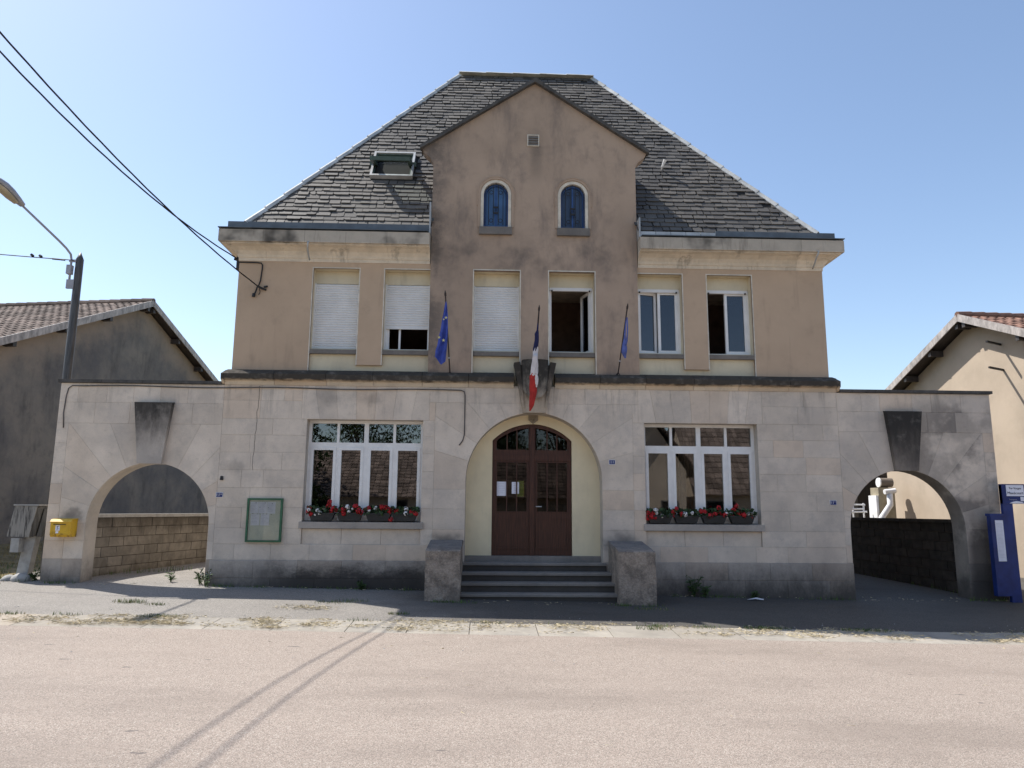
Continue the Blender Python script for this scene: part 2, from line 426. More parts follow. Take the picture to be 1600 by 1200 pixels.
M['weed'] = simple('weed_leaf', (.05, .085, .025), .8, .4, 14)
M['bark'] = simple('tree_bark', (.09, .07, .055), .95, .3, 10, .2, 0, 0, .5)
M['treeleaf'] = simple('tree_leaf', (.05, .085, .025), .7, .5, 1.5)
M['whitejunk'] = simple('white_plastic', (.8, .8, .8), .5, .08)
M['cratewood'] = simple('plywood_cabinet', (.30, .26, .18), .8, .15)
M['litter'] = simple('white_litter', (.7, .7, .72), .8, .1)

# ------------------------------------------------------------------ geometry helpers
class MB:
    def __init__(s): s.v = []; s.f = []; s.mi = []
    def add(s, vs, fs, mi=0):
        o = len(s.v); s.v += [tuple(v) for v in vs]; s.f += [tuple(i+o for i in f) for f in fs]; s.mi += [mi]*len(fs); return s
    def box(s, x0, x1, y0, y1, z0, z1, mi=0):
        return s.add([(x0,y0,z0),(x1,y0,z0),(x1,y1,z0),(x0,y1,z0),(x0,y0,z1),(x1,y0,z1),(x1,y1,z1),(x0,y1,z1)],
                     [(0,3,2,1),(4,5,6,7),(0,1,5,4),(1,2,6,5),(2,3,7,6),(3,0,4,7)], mi)
    def quad(s, a, b, c, d, mi=0): return s.add([a,b,c,d], [(0,1,2,3)], mi)
    def prism(s, poly, d, mi=0, cap=True):
        """poly: 3-D points, extruded by vector d"""
        n = len(poly); d = Vector(d); p = [Vector(q) for q in poly]
        vs = p + [q+d for q in p]
        fs = [(i, (i+1) % n, n+(i+1) % n, n+i) for i in range(n)]
        if cap: fs += [tuple(range(n-1, -1, -1)), tuple(range(n, 2*n))]
        return s.add(vs, fs, mi)
    def xz(s, poly, y0, y1, mi=0): return s.prism([(x, y0, z) for x, z in poly], (0, y1-y0, 0), mi)
    def beam(s, a, b, w, h, upv=(0,0,1), mi=0):
        a = Vector(a); b = Vector(b); d = (b-a).normalized(); u = Vector(upv)
        r = d.cross(u).normalized(); u = r.cross(d)
        p = [a+r*i*w/2+u*j*h/2 for i, j in ((-1,-1),(1,-1),(1,1),(-1,1))]
        return s.prism(p, b-a, mi)
    def tube(s, pts, rad, n=8, mi=0, cap=True):
        pts = [Vector(p) for p in pts]; rings = []
        prev = None
        for i, p in enumerate(pts):
            d = (pts[min(i+1, len(pts)-1)]-pts[max(i-1, 0)]).normalized()
            if prev is None:
                r = d.cross(Vector((0,0,1)) if abs(d.z) < .9 else Vector((0,1,0))).normalized()
            else:
                r = (prev - d*prev.dot(d)).normalized()
            prev = r; u = r.cross(d)
            R = rad[i] if isinstance(rad, (list, tuple)) else rad
            rings.append([p + r*cos(2*pi*k/n)*R + u*sin(2*pi*k/n)*R for k in range(n)])
        vs = [v for r_ in rings for v in r_]; fs = []
        for i in range(len(pts)-1):
            for k in range(n):
                fs.append((i*n+k, i*n+(k+1) % n, (i+1)*n+(k+1) % n, (i+1)*n+k))
        if cap: fs += [tuple(range(n-1, -1, -1)), tuple(range((len(pts)-1)*n, len(pts)*n))]
        return s.add(vs, fs, mi)
    def mesh(s, name, mats, smooth=False):
        me = bpy.data.meshes.new(name); me.from_pydata(s.v, [], s.f)
        if not isinstance(mats, (list, tuple)): mats = [mats]
        for m in mats: me.materials.append(m)
        if len(mats) > 1: me.polygons.foreach_set('material_index', s.mi)
        if smooth: me.polygons.foreach_set('use_smooth', [True]*len(me.polygons))
        me.update(); return me

def link(name, me, parent=None, loc=(0,0,0)):
    o = bpy.data.objects.new(name, me); COL.objects.link(o); o.location = loc
    if parent is not None:
        o.parent = parent; o.matrix_parent_inverse = parent_world(parent).inverted()
    return o
PW = {}
def parent_world(p):
    return PW.get(p.name, Matrix.Identity(4))
def obj(name, mb, mats, parent=None, smooth=False):
    o = link(name, mb.mesh(name, mats, smooth), parent)
    return o
def tag(o, label, cat, group=None):
    o['label'] = label; o['category'] = cat
    if group: o['group'] = group
    return o
def thing(name, label, cat, loc, group=None):
    o = bpy.data.objects.new(name, None); COL.objects.link(o); o.location = loc
    o.empty_display_size = .2
    PW[o.name] = Matrix.Translation(Vector(loc))
    return tag(o, label, cat, group)
def kind(o, k): o['kind'] = k; return o

def wall(x0, x1, z0, ztop, y0, y1, ops=(), xs=(), mb=None, back=True):
    """slab between y0 (front) and y1 with openings (xa, xb, za, top) - top a number or a function of x"""
    mb = mb or MB()
    zt = ztop if callable(ztop) else (lambda x: ztop)
    X = {x0, x1} | set(xs)
    for a, b, za, t in ops:
        X |= {a, b}
        if callable(t):
            X |= {a+(b-a)*(1-cos(pi*i/28))/2 for i in range(29)}
    X = sorted(x for x in X if x0-1e-9 <= x <= x1+1e-9)
    X = [x for i, x in enumerate(X) if i == 0 or x-X[i-1] > 1e-5]
    def holes(xm, x):
        r = []
        for a, b, za, t in ops:
            if a < xm < b: r.append((za, t(x) if callable(t) else t))
        return sorted(r)
    def solids(xm, x):
        r = []; z = z0
        for a, b in holes(xm, x):
            r.append((z, a)); z = b
        r.append((z, zt(x))); return r
    for l, r_ in zip(X, X[1:]):
        m = (l+r_)/2
        sl, sr = solids(m, l), solids(m, r_)
        for (a, b), (c, d) in zip(sl, sr):
            if b-a > 1e-6 or d-c > 1e-6:
                mb.quad((l,y0,a),(r_,y0,c),(r_,y0,d),(l,y0,b))
                if back: mb.quad((l,y1,a),(l,y1,b),(r_,y1,d),(r_,y1,c))
                mb.quad((l,y0,b),(r_,y0,d),(r_,y1,d),(l,y1,b))
                mb.quad((l,y0,a),(l,y1,a),(r_,y1,c),(r_,y0,c))
    def cut(iv, x):   # xor of solid intervals at x
        ev = sorted({q for i in iv for a in i for q in a})
        for a, b in zip(ev, ev[1:]):
            m = (a+b)/2
            n = sum(any(p < m < q for p, q in i) for i in iv)
            if n == 1 and b-a > 1e-5:
                mb.quad((x,y0,a),(x,y1,a),(x,y1,b),(x,y0,b))
    for i, x in enumerate(X):
        L = solids((X[i-1]+x)/2, x) if i else []
        Rr = solids((X[i+1]+x)/2, x) if i < len(X)-1 else []
        cut([L, Rr], x)
    return mb

def arch(xc, zc, R): return lambda x: zc + sqrt(max(0, R*R-(x-xc)**2))

def stone(poly, y, depth, parent, mat, name='stone', inset=.004, gap=.0015):
    """one ashlar stone from an outline in the wall plane (counter-clockwise x,z), arris slightly worn"""
    n = len(poly)
    def shrink(p, d):
        out = []
        for i in range(n):
            a, b, c = Vector(p[i-1]), Vector(p[i]), Vector(p[(i+1) % n])
            e1 = (b-a); e2 = (c-b)
            if e1.length < 1e-6 or e2.length < 1e-6: out.append(tuple(b)); continue
            e1.normalize(); e2.normalize()
            n1 = Vector((-e1.y, e1.x)); n2 = Vector((-e2.y, e2.x))
            m = n1+n2
            if m.length < 1e-4: out.append(tuple(b)); continue
            m = m/m.length; k = d/max(.35, m.dot(n1))
            out.append(tuple(b+m*k))
        return out
    p0 = shrink(poly, gap); p1 = shrink(poly, gap+inset*random.uniform(.6, 1.3))
    yj = y + random.uniform(-.0012, .0018)
    vs = [(a, y+depth, b) for a, b in p0] + [(a, yj+.005, b) for a, b in p0] + [(a, yj, b) for a, b in p1]
    fs = []
    for k in (0, n):
        fs += [(k+i, k+(i+1) % n, k+n+(i+1) % n, k+n+i) for i in range(n)]
    fs.append(tuple(range(2*n, 3*n)))
    m = MB().add(vs, fs)
    return obj(name, m, mat, parent)

def ashlar(x0, x1, rows, parent, mat, rects=(), arcs=(), y=0.0, depth=.03, w=(.55, .95)):
    """courses of stones; rects = (xa, xb, za, zb) openings, arcs = (xc, zc, R, zbottom)"""
    for ri, (za, zb) in enumerate(rows):
        cuts = []
        for a, b, c, d in rects:
            if c < zb-.02 and d > za+.02: cuts.append((a, b))
        prof = None
        for xc, zc, R, zbot in arcs:
            if za >= zc-1e-6:
                h = za-zc
                if zc+R > za:
                    if zb >= zc+R:            # arc closes inside this course: profile clip
                        prof = (xc, zc, R)
                    else:
                        hw = sqrt(R*R-(zb-zc)**2); cuts.append((xc-hw, xc+hw)); prof = (xc, zc, R)
            elif zb > zbot: cuts.append((xc-R, xc+R))
        free = [(x0, x1)]
        for a, b in cuts:
            nf = []
            for p, q in free:
                if b <= p or a >= q: nf.append((p, q)); continue
                if a > p+.02: nf.append((p, a))
                if b < q-.02: nf.append((b, q))
            free = nf
        for p, q in free:
            L = q-p; n = max(1, round(L/random.uniform(*w)))
            bs = [p + L*(i + (0 if i in (0, n) else (random.uniform(-.2, .2) + (.25 if ri % 2 else -.25))))/n for i in range(n+1)]
            bs[0] = p; bs[-1] = q
            for a, b in zip(bs, bs[1:]):
                poly = [(a, za), (b, za), (b, zb), (a, zb)]
                if prof:
                    xc, zc, R = prof
                    g = lambda x: max(za, zc+sqrt(max(0, R*R-(x-xc)**2)))
                    hw = sqrt(max(0, R*R-(za-zc)**2))
                    if a < xc+hw and b > xc-hw:
                        xs = sorted({a, b} | {x for x in (xc-hw, xc+hw) if a < x < b} | {a+(b-a)*i/8 for i in range(9)})
                        bot = [(x, min(g(x), zb)) for x in xs]
                        # keep the run where the stone has height
                        run = [pt for pt in bot if zb-pt[1] > .004]
                        if len(run) < 2: continue
                        poly = run + [(run[-1][0], zb), (run[0][0], zb)]
                if (poly[1][0]-poly[0][0]) is not None: stone(poly, y, depth, parent, mat)

def voussoirs(xc, zc, R, X0, X1, Z1, n, parent, mat, drop=0.0, z_lo=None):
    """arch stones radiating from the curve to the edges of the rectangle X0..X1, up to Z1"""
    def outer(t):
        c_, s_ = cos(t), sin(t); k = 1e9
        if s_ > 1e-6: k = min(k, (Z1-zc)/s_)
        if c_ > 1e-6: k = min(k, (X1-xc)/c_)
        if c_ < -1e-6: k = min(k, (X0-xc)/c_)
        return (xc+k*c_, zc+k*s_)
    tc = sorted((atan2(Z1-zc, X1-xc), atan2(Z1-zc, X0-xc)))
    for i in range(n):
        if n % 2 and i == n//2: continue
        t0, t1 = pi*i/n, pi*(i+1)/n
        o_ = [outer(t0)]+[outer(t) for t in tc if t0 < t < t1]+[outer(t1)]
        inn = [(xc+R*cos(t1+(t0-t1)*j/4), zc+R*sin(t1+(t0-t1)*j/4)) for j in range(5)]
        if z_lo is not None and i == 0: inn.append((xc+R, z_lo)); o_ = [(X1, z_lo)]+o_[1:]
        if z_lo is not None and i == n-1: inn.insert(0, (xc-R, z_lo)); o_ = o_[:-1]+[(X0, z_lo)]
        stone(o_+inn, 0, .03, parent, mat, 'voussoir')

def flat_arch(xa, xb, z0, z1, n, parent, mat, spread=.0):
    for i in range(n):
        b0 = xa+(xb-xa)*i/n; b1 = xa+(xb-xa)*(i+1)/n
        m = (xa+xb)/2
        f = lambda x: x if x in (xa, xb) else m+(x-m)*1.22
        t0 = xa if i == 0 else m+(b0-m)*1.13; t1 = xb if i == n-1 else m+(b1-m)*1.13
        t0 = max(xa, t0); t1 = min(xb, t1)
        stone([(b0, z0), (b1, z0), (t1, z1), (t0, z1)], 0, .03, parent, mat, 'voussoir')

def zg(x, y):
    """street cross-fall and the gentle rise to the left"""
    z = .05-.0165*max(-30, min(x, 6.6))
    if y > 1: z += .05+.012*(min(y, 40)-1)
    elif y > -4: z += .05*y
    else: z += -.2
    if x < -10.6 and y > -1:
        k = min(1, (-10.6-x)/5); z += k*k*(3-2*k)*min(.6, .07*(y+1))
    return z

def sheet(name, x0, x1, y0, y1, nx, ny, dz, mat, kindname='structure', fy0=None, fy1=None, parent=None):
    mb = MB(); vs = []; fs = []
    for j in range(ny+1):
        for i in range(nx+1):
            x = x0+(x1-x0)*i/nx
            a = fy0(x) if fy0 else y0; b = fy1(x) if fy1 else y1
            y = a+(b-a)*j/ny
            vs.append((x, y, zg(x, y)+dz))
    for j in range(ny):
        for i in range(nx):
            k = j*(nx+1)+i; fs.append((k, k+1, k+nx+2, k+nx+1))
    mb.add(vs, fs)
    o = obj(name, mb, mat, parent, True)
    if kindname: kind(o, kindname)
    return o

def text_mesh(txt, size, mat, loc, parent, name='lettering', align='CENTER', ext=.002):
    cu = bpy.data.curves.new(name, 'FONT'); cu.body = txt; cu.size = size
    cu.align_x = align; cu.align_y = 'CENTER'; cu.extrude = ext; cu.resolution_u = 2
    tmp = bpy.data.objects.new(name, cu); COL.objects.link(tmp)
    dg = bpy.context.evaluated_depsgraph_get(); dg.update()
    me = bpy.data.meshes.new_from_object(tmp.evaluated_get(dg))
    bpy.data.objects.remove(tmp); bpy.data.curves.remove(cu)
    for v in me.vertices:
        x, y, z = v.co; v.co = (x+loc[0], -z+loc[1], y+loc[2])
    me.materials.clear(); me.materials.append(mat); me.name = name
    return link(name, me, parent)

# =================================================================== setting
sheet('ground', -150, 150, -150, 250, 120, 120, -.03, M['earth'])
sheet('road', -90, 90, -17.5, -3.9, 90, 12, .004, M['road'])
pave_edge = lambda x: -3.42 + .05*sin(x*1.3) + .03*sin(x*3.1)
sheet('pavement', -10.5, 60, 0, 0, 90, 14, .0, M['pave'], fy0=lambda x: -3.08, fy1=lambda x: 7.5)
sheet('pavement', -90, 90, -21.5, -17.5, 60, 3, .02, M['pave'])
sheet('verge', -60, -10.5, -3.08, 7, 40, 12, -.004, M['earth'])
lawn = sheet('grass_bank', -4, 4, 9.6, 30, 10, 10, 0, simple('lit_lawn', (.05, .115, .02), .9, .3, 3))
for v in lawn.data.vertices:
    v.co.z += min(2.7, max(0, v.co.y-10.5)*.9)
# concrete channel slabs along the road edge
g_root = MB()
g_root.quad((-90, -3.9, zg(-90, -3.9)-.02), (90, -3.9, zg(90, -3.9)-.02), (90, -3.08, zg(90, -3.5)-.02), (-90, -3.08, zg(-90, -3.5)-.02))
gut = kind(sheet('gutter', -60, 60, -3.9, -3.08, 120, 1, -.012, M['mortar']), 'structure')
x = -16.0
while x < 14:
    L = random.uniform(.85, 1.1); a, b = x+.006, x+L-.006
    za, zb, zc, zd = zg(a, -3.89)+.004, zg(b, -3.89)+.004, zg(b, -3.09)+.008, zg(a, -3.09)+.008
    m = MB().add([(a,-3.9,za-.05),(b,-3.9,zb-.05),(b,-3.09,zc-.05),(a,-3.09,zd-.05),
                  (a,-3.9,za),(b,-3.9,zb),(b,-3.09,zc),(a,-3.09,zd)],
                 [(4,5,6,7),(0,1,5,4),(1,2,6,5),(2,3,7,6),(3,0,4,7)])
    obj('slab', m, M['gutterslab'], gut); x += L

# =================================================================== town hall
hall = thing('town_hall', 'beige two-storey town hall with slate roof, gabled bay and limestone ground floor', 'building', (0, 4, 0))
WX = 6.3
GW = [(-4.6, -2.26), (2.26, 4.6)]
door_arch = (-1.38, 1.38, .62, arch(0, 2.23, 1.38))
core = wall(-WX, WX, -.4, 4.16, .0055, .5,
            [door_arch] + [(a, b, .955, 3.43) for a, b in GW])
wall_gf = obj('wall', core, M['mortar'], hall)
rows = [(.64, .95), (.95, 1.26), (1.26, 1.66), (1.66, 2.05), (2.05, 2.4), (2.4, 2.75), (2.75, 3.1), (3.1, 3.43), (3.43, 3.8), (3.8, 4.12)]
FA = [(a-.12, b+.12, 3.43, 4.12) for a, b in GW]
ashlar(-WX, WX, rows, wall_gf, M['stone'],
       rects=[(a, b, 1.27, 3.43) for a, b in GW]+FA+[(a, b, .95, 1.27) for a, b in GW]+[(-2.02, 2.02, .3, 3.8)]
       )
# jamb stones under the springing and the voussoir ring of the door arch
for s in (-1, 1):
    for za, zb in ((.64, .95), (.95, 1.26), (1.26, 1.66), (1.66, 2.05)):
        a, b = sorted((s*1.38, s*2.02)); stone([(a, za), (b, za), (b, zb), (a, zb)], 0, .03, wall_gf, M['stone'])
    # first springer, vertical joint line to height 2.23
voussoirs(0, 2.23, 1.38, -2.02, 2.02, 3.8, 11, wall_gf, M['stone'], z_lo=2.05)
for a, b in GW:
    flat_arch(a-.12, b+.12, 3.43, 4.12, 7, wall_gf, M['stone'])
    # recessed apron under the sill
    for i in range(3):
        w = (b-a)/3; stone([(a+i*w, .95), (a+i*w+w, .95), (a+i*w+w, 1.255), (a+i*w, 1.255)], [.035][0], .12, wall_gf, M['stone'])
# plinth, slightly proud
for p, q in ((-6.34, -2.06), (2.17, 6.41)):
    pl = obj('plinth', MB().box(p+.01, q-.01, -.03, .005, -.4, .635), M['mortar'], hall)
    for za, zb in ((-.4, .3), (.3, .645)):
        n = 5; w = (q-p)/n
        for i in range(n):
            o_ = 0 if za > 0 else w*.4
            a = p+i*w+(o_ if i else 0); b = p+(i+1)*w+(o_ if i < n-1 else 0)
            stone([(a, za), (b, za), (b, zb), (a, zb)], -.045, .03, pl, M['plinth'], inset=.012)
# window sills and upper details
for a, b in GW:
    obj('window_sill', MB().prism([(a-.05, -.04, 1.26), (a-.05, -.04, 1.385), (a-.05, .24, 1.41), (a-.05, .24, 1.26)], (b-a+.10, 0, 0)), M['sillstone'], hall)
# string course: sloped, blackened top
sc_prof = [(.12, 4.12), (-.012, 4.12), (-.03, 4.2), (-.13, 4.23), (-.14, 4.33), (-.06, 4.4), (.12, 4.46)]
def seg_x(prof, a, b, mat, parent, name, gap=.004):
    return obj(name, MB().prism([(a+gap, y, z) for y, z in prof], (b-a-2*gap, 0, 0)), mat, parent)
for s in (-1, 1):
    edges = [s*v for v in (.42, 1.35, 2.3, 3.3, 4.25, 5.3, 6.3)]
    for a, b in zip(edges, edges[1:]):
        seg_x(sc_prof, min(a, b), max(a, b), M['string'], hall, 'string_course_stone')
# low weathering blocks at the returns
for s in (-1, 1):
    obj('string_course_stone', MB().prism([(s*6.3, -.13, 4.22), (s*6.3, -.14, 4.33), (s*6.3, .12, 4.44), (s*6.3, .12, 4.12), (s*6.3, -.03, 4.14)], (s*.05, 0, 0)), M['string'], hall)

# hollow upper storey: cream backing wall, render layer in front of it
UW = [(-4.66, -3.70), (-3.16, -2.2), (-1.28, -.31), (.31, 1.28), (2.2, 3.16), (3.70, 4.66)]
ZS, ZT = 4.93, 6.65
back = wall(-6.2, 6.2, 4.13, 7.45, .165, .5, [(a, b, ZS, ZT-.0) for a, b in UW])
obj('under_window_panel', back, M['cream'], hall)
def layer(x0, x1, ops, y0, mat, name='upper_wall', z0=4.3, z1=6.78):
    return obj(name, wall(x0, x1, z0, z1, y0, .163, ops), mat, hall)
for s in (-1, 1):
    ops = [(3.70, 4.66), (3.16, 3.70), (2.2, 3.16)]
    zz = [(4.3, ZT), (4.3, 4.58), (4.3, ZT)]
    o_ = [(min(s*a, s*b), max(s*a, s*b), p, q) for (a, b), (p, q) in zip(ops, zz)]
    layer(min(s*2.2, s*6.22), max(s*2.2, s*6.22), o_, .10, M['beige'])
bay_ops = [(-1.28, -.31, 4.3, ZT), (.31, 1.28, 4.3, ZT)]
att = [(-.835-.33, -.835+.33), (.83-.33, .83+.33)]
bay_ops += [(a, b, 7.61, arch((a+b)/2, 8.37, .33)) for a, b in att]
gz = lambda x: 11.0-.661*abs(x)
bay = wall(-2.2, 2.2, 4.3, gz, .05, .163, bay_ops, xs=(0,))
wall(-2.19, 2.19, 6.8, lambda x: gz(x)-.02, .165, .45, [(a, b, 7.61, arch((a+b)/2, 8.37, .33)) for a, b in att], xs=(0,), mb=bay)
for s in (-1, 1):
    kn = [(2.2, 9.03), (2.22, 9.1), (2.27, 9.18), (2.36, 9.25), (2.42, 9.31), (2.45, 9.38), (2.2, 9.545)]
    bay.xz([(s*x_, z_) for x_, z_ in kn], .05, .32)
    bay.prism([(s*2.19, .45, 7.3), (s*2.19, 1.25, 7.3), (s*2.19, 1.25, 9.5), (s*2.19, .45, 9.5)], (-s*.2, 0, 0))
obj('gable_bay_wall', bay, M['bay'], hall)
# side and back walls, floors, partitions
sh = MB()
sh.box(-6.3, -6.0, .5, 8.1, -.4, 4.16).box(6.0, 6.3, .5, 8.1, -.4, 4.16)
obj('side_wall', sh, M['mortar'], hall)
sh = MB().box(-6.2, -5.95, .5, 8.0, 4.17, 7.45).box(5.95, 6.2, .5, 8.0, 4.17, 7.45)
obj('side_wall', sh, M['beige'], hall)
obj('back_wall', wall(-6.3, 6.3, -.4, 7.45, 8.1, 8.4, [(-.03, .2, 2.05, 2.55)]), M['beige'], hall)
inn = MB().box(-5.99, 5.99, .51, 8.09, .45, .6).box(-5.99, 5.99, .51, 8.09, 4.18, 4.3)
obj('interior_floor', inn, M['int_floor'], hall)
obj('interior_ceiling', MB().box(-5.98, 5.98, .52, 8.08, 3.98, 4.1).box(-5.94, 5.94, .52, 7.99, 6.62, 6.7), M['int_ceil'], hall)
iw = MB()
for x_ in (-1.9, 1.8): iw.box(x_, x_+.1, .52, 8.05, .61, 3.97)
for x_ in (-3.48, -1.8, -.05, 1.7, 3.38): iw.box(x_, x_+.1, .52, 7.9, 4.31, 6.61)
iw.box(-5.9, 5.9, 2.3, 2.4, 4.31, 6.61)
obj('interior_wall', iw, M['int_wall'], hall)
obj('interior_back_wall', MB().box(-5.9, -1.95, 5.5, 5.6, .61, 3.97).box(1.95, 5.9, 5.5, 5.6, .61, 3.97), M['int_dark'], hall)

# --- windows of the upper storey
def bars(mb, x0, x1, z0, z1, w, y0, y1):
    mb.box(x0, x0+w, y0, y1, z0, z1); mb.box(x1-w, x1, y0, y1, z0, z1)
    mb.box(x0+w, x1-w, y0, y1, z0, z0+w); mb.box(x0+w, x1-w, y0, y1, z1-w, z1); return mb
def sash(x0, x1, z0, z1, parent, y=.37, hinge=None, ang=0, gl='upperglass', w=.055):
    mb = bars(MB(), x0, x1, z0, z1, w, y-.03, y+.03)
    g = MB().box(x0+w-.002, x1-w+.002, y-.004, y+.004, z0+w-.002, z1-w+.002)
    for nm, b_, mt in (('sash', mb, M['white']), ('pane', g, M[gl])):
        if hinge is not None:
            R_ = Matrix.Translation((hinge, y, 0)) @ Matrix.Rotation(ang, 4, 'Z') @ Matrix.Translation((-hinge, -y, 0))
            b_.v = [tuple(R_ @ Vector(v)) for v in b_.v]
        obj(nm, b_, mt, parent)
for i, (a, b) in enumerate(UW):
    cx = (a+b)/2
    win = bars(MB(), a, b, ZS-.01, 6.37, .05, .32, .42)
    w_ = obj('window', win, M['white'], hall)
    obj('shutter_box', MB().box(a, b, .30, .46, 6.372, ZT-.002), M['cream'], w_)
    obj('window_sill', MB().prism([(a+.004, .085, 4.81), (a+.004, .085, 4.9), (a+.004, .33, ZS-.012), (a+.004, .33, 4.81)], (b-a-.008, 0, 0)), M['uppersill'], hall)
    # thin pale edging round the opening
    e = .022; yf = (.05 if 2 <= i <= 3 else .10)-.004; zb = 4.42
    sr = MB()
    outer_l = not (i in (1, 5)); 
    sr.box(a-e, a, yf, yf+.03, (4.58 if i in (1, 5) else zb), ZT+e); sr.box(b, b+e, yf, yf+.03, (4.58 if i in (0, 4) else zb), ZT+e); sr.box(a, b, yf, yf+.03, ZT, ZT+e)
    obj('window_surround', sr, M['surround'], hall)
    def shutter(zlow):
        m = MB(); z = 6.36; k = 0
        while z > zlow+.01:
            h = min(.052, z-zlow)
            m.prism([(a+.03, .30, z), (a+.03, .289, z-h*.3), (a+.03, .289, z-h*.75), (a+.03, .303, z-h+.004), (a+.03, .303, z-h), (a+.03, .312, z-h), (a+.03, .312, z)], (b-a-.06, 0, 0))
            z -= h
        m.box(a+.03, b-.03, .285, .315, zlow-.02, zlow+.015)
        m.box(a, a+.03, .27, .318, ZS, 6.37); m.box(b-.03, b, .27, .318, ZS, 6.37)
        s_ = obj('roller_shutter', m, M['shutter'], w_)
    if i in (0, 2): shutter(ZS+.02)
    elif i == 1:
        shutter(5.42)
        obj('sash', MB().box(a+.05, a+.1, .34, .4, ZS+.04, 6.3).box(a+.3, a+.34, .34, .4, ZS+.04, 6.3), M['white'], w_)
    elif i == 3:
        sash(b-.05-.44, b-.05, ZS+.045, 6.32, w_, .40, b-.05, radians(-72))
        sash(a+.05, a+.05+.44, ZS+.045, 6.32, w_, .40, a+.05, radians(94))
    elif i == 4:
        sash(cx+.002, b-.05, ZS+.045, 6.32, w_)
        sash(a+.05, cx-.002, ZS+.045, 6.32, w_, .37, a+.05, radians(13))
    elif i == 5:
        sash(cx-.04, b-.05, ZS+.045, 6.32, w_)
        sash(a+.05, cx-.05, ZS+.045, 6.32, w_, .40, a+.05, radians(95))
    if i in (3, 4, 5):
        obj('shutter_edge', MB().box(a+.03, b-.03, .29, .318, 6.3, 6.369), M['shutter'], w_)
        kn = MB()
        for q in (a+.08, b-.08): kn.box(q-.015, q+.015, .26, .289, 6.28, 6.31)
        obj('shutter_stop', kn, M['iron'], w_)

# --- ground floor windows
def gf_window(a, b, nm):
    z0, z1 = 1.41, 3.43; y = .24
    m = bars(MB(), a, b, z0, z1, .06, y-.03, y+.05)
    zt = 2.93
    m.box(a+.06, b-.06, y-.03, y+.05, zt-.05, zt+.05)
    W = (b-a)
    xs = [a+.06, a+W*.255, a+W*.5, a+W*.745, b-.06]
    hw = [0, .035, .06, .035, 0]
    for k in (1, 2, 3):
        m.box(xs[k]-hw[k]*.75, xs[k]+hw[k]*.75, y-.03, y+.05, zt+.05, z1-.06)
        m.box(xs[k]-hw[k]*.8, xs[k]+hw[k]*.8, y-.03, y+.05, z0+.06, zt-.05)
    w_ = obj('window', m, M['white'], hall)
    w_['label'] = nm
    for k in range(4):
        l = xs[k]+hw[k]*.75; r = xs[k+1]-hw[k+1]*.75
        obj('transom_light', MB().box(l-.003, r+.003, y+.005, y+.013, zt+.047, z1-.057), M['glass'], w_)
        l = xs[k]+hw[k]*.8; r = xs[k+1]-hw[k+1]*.8
        s_ = bars(MB(), l, r, z0+.06, zt-.05, .055, y-.045, y+.03)
        obj('sash', s_, M['white'], w_)
        obj('pane', MB().box(l+.052, r-.052, y-.006, y+.002, z0+.112, zt-.102), M['glass'], w_)
        obj('sash_base', MB().prism([(l+.03, y-.046, z0+.002), (l+.03, y-.09, z0+.002), (l+.03, y-.09, z0+.03), (l+.03, y-.046, z0+.06)], (r-l-.06, 0, 0)), M['white'], w_)
    return w_
gf_window(*GW[0], 'white eight-light window with a tiled roof reflected in its panes')
gf_window(*GW[1], 'white eight-light window with a cream wall reflected in its panes')
# net curtain behind the right window
cm = MB(); 
pts = [(3.08+.012*i, .55+.03*sin(i*1.1)) for i in range(36)]
for (x0_, y0_), (x1_, y1_) in zip(pts, pts[1:]): cm.quad((x0_, y0_, 1.3), (x1_, y1_, 1.3), (x1_, y1_, 3.4), (x0_, y0_, 3.4))
obj('curtain', cm, M['curtain'], hall, True)

# --- entrance recess and door
dz0, dzs, dza, dh = .735, 3.07, 3.42, .825
DX = -.02
def darch(h, zs, za):
    s_ = za-zs; R_ = (h*h+s_*s_)/(2*s_); zc = za-R_
    return lambda x: zc+sqrt(max(0, R_*R_-(x-DX)**2))
obj('porch_wall', wall(-1.40, 1.40, .6, 3.7, .35, .5, [(DX-dh, DX+dh, .6, darch(dh, dzs, dza))]), M['niche'], hall)
obj('door_step', MB().box(-1.375, 1.375, .28, .8, .605, dz0), M['step'], hall)
dm = wall(DX-dh+.004, DX+dh-.004, dz0, lambda x: darch(dh, dzs, dza)(x)-.003, .40, .46,
          [(DX-dh+.09, DX-.07, 2.88, lambda x: darch(dh, dzs, dza)(x)-.08),
           (DX+.07, DX+dh-.09, 2.88, lambda x: darch(dh, dzs, dza)(x)-.08),
           (DX-dh+.1, DX-.11, 1.62, 2.62), (DX+.11, DX+dh-.1, 1.62, 2.62)])
door = obj('door', dm, M['door'], hall)
door['label'] = 'brown wooden double door under a shallow arch with glazed upper halves'
fr = MB().box(DX-.045, DX+.045, .37, .399, dz0, 3.36)
fr.box(DX-dh+.01, DX-.05, .375, .399, 2.66, 2.78).box(DX+.05, DX+dh-.01, .375, .399, 2.66, 2.78)
for s in (-1, 1):
    x0_, x1_ = (DX-dh+.1, DX-.11) if s < 0 else (DX+.11, DX+dh-.1)
    bars(fr, x0_-.03, x1_+.03, .86, 1.5, .035, .385, .3995)
    bars(fr, x0_-.02, x1_+.02, 1.60, 2.64, .02, .385, .3995)
    w3 = (x1_-x0_)/3
    for k in (1, 2):
        fr.box(x0_+w3*k-.012, x0_+w3*k+.012, .40, .43, 1.62, 2.62)
        fr.box(x0_+w3*k-.012, x0_+w3*k+.012, .41, .44, 2.88, darch(dh, dzs, dza)(x0_+w3*k)-.08)
obj('door_moulding', fr, M['door'], door)
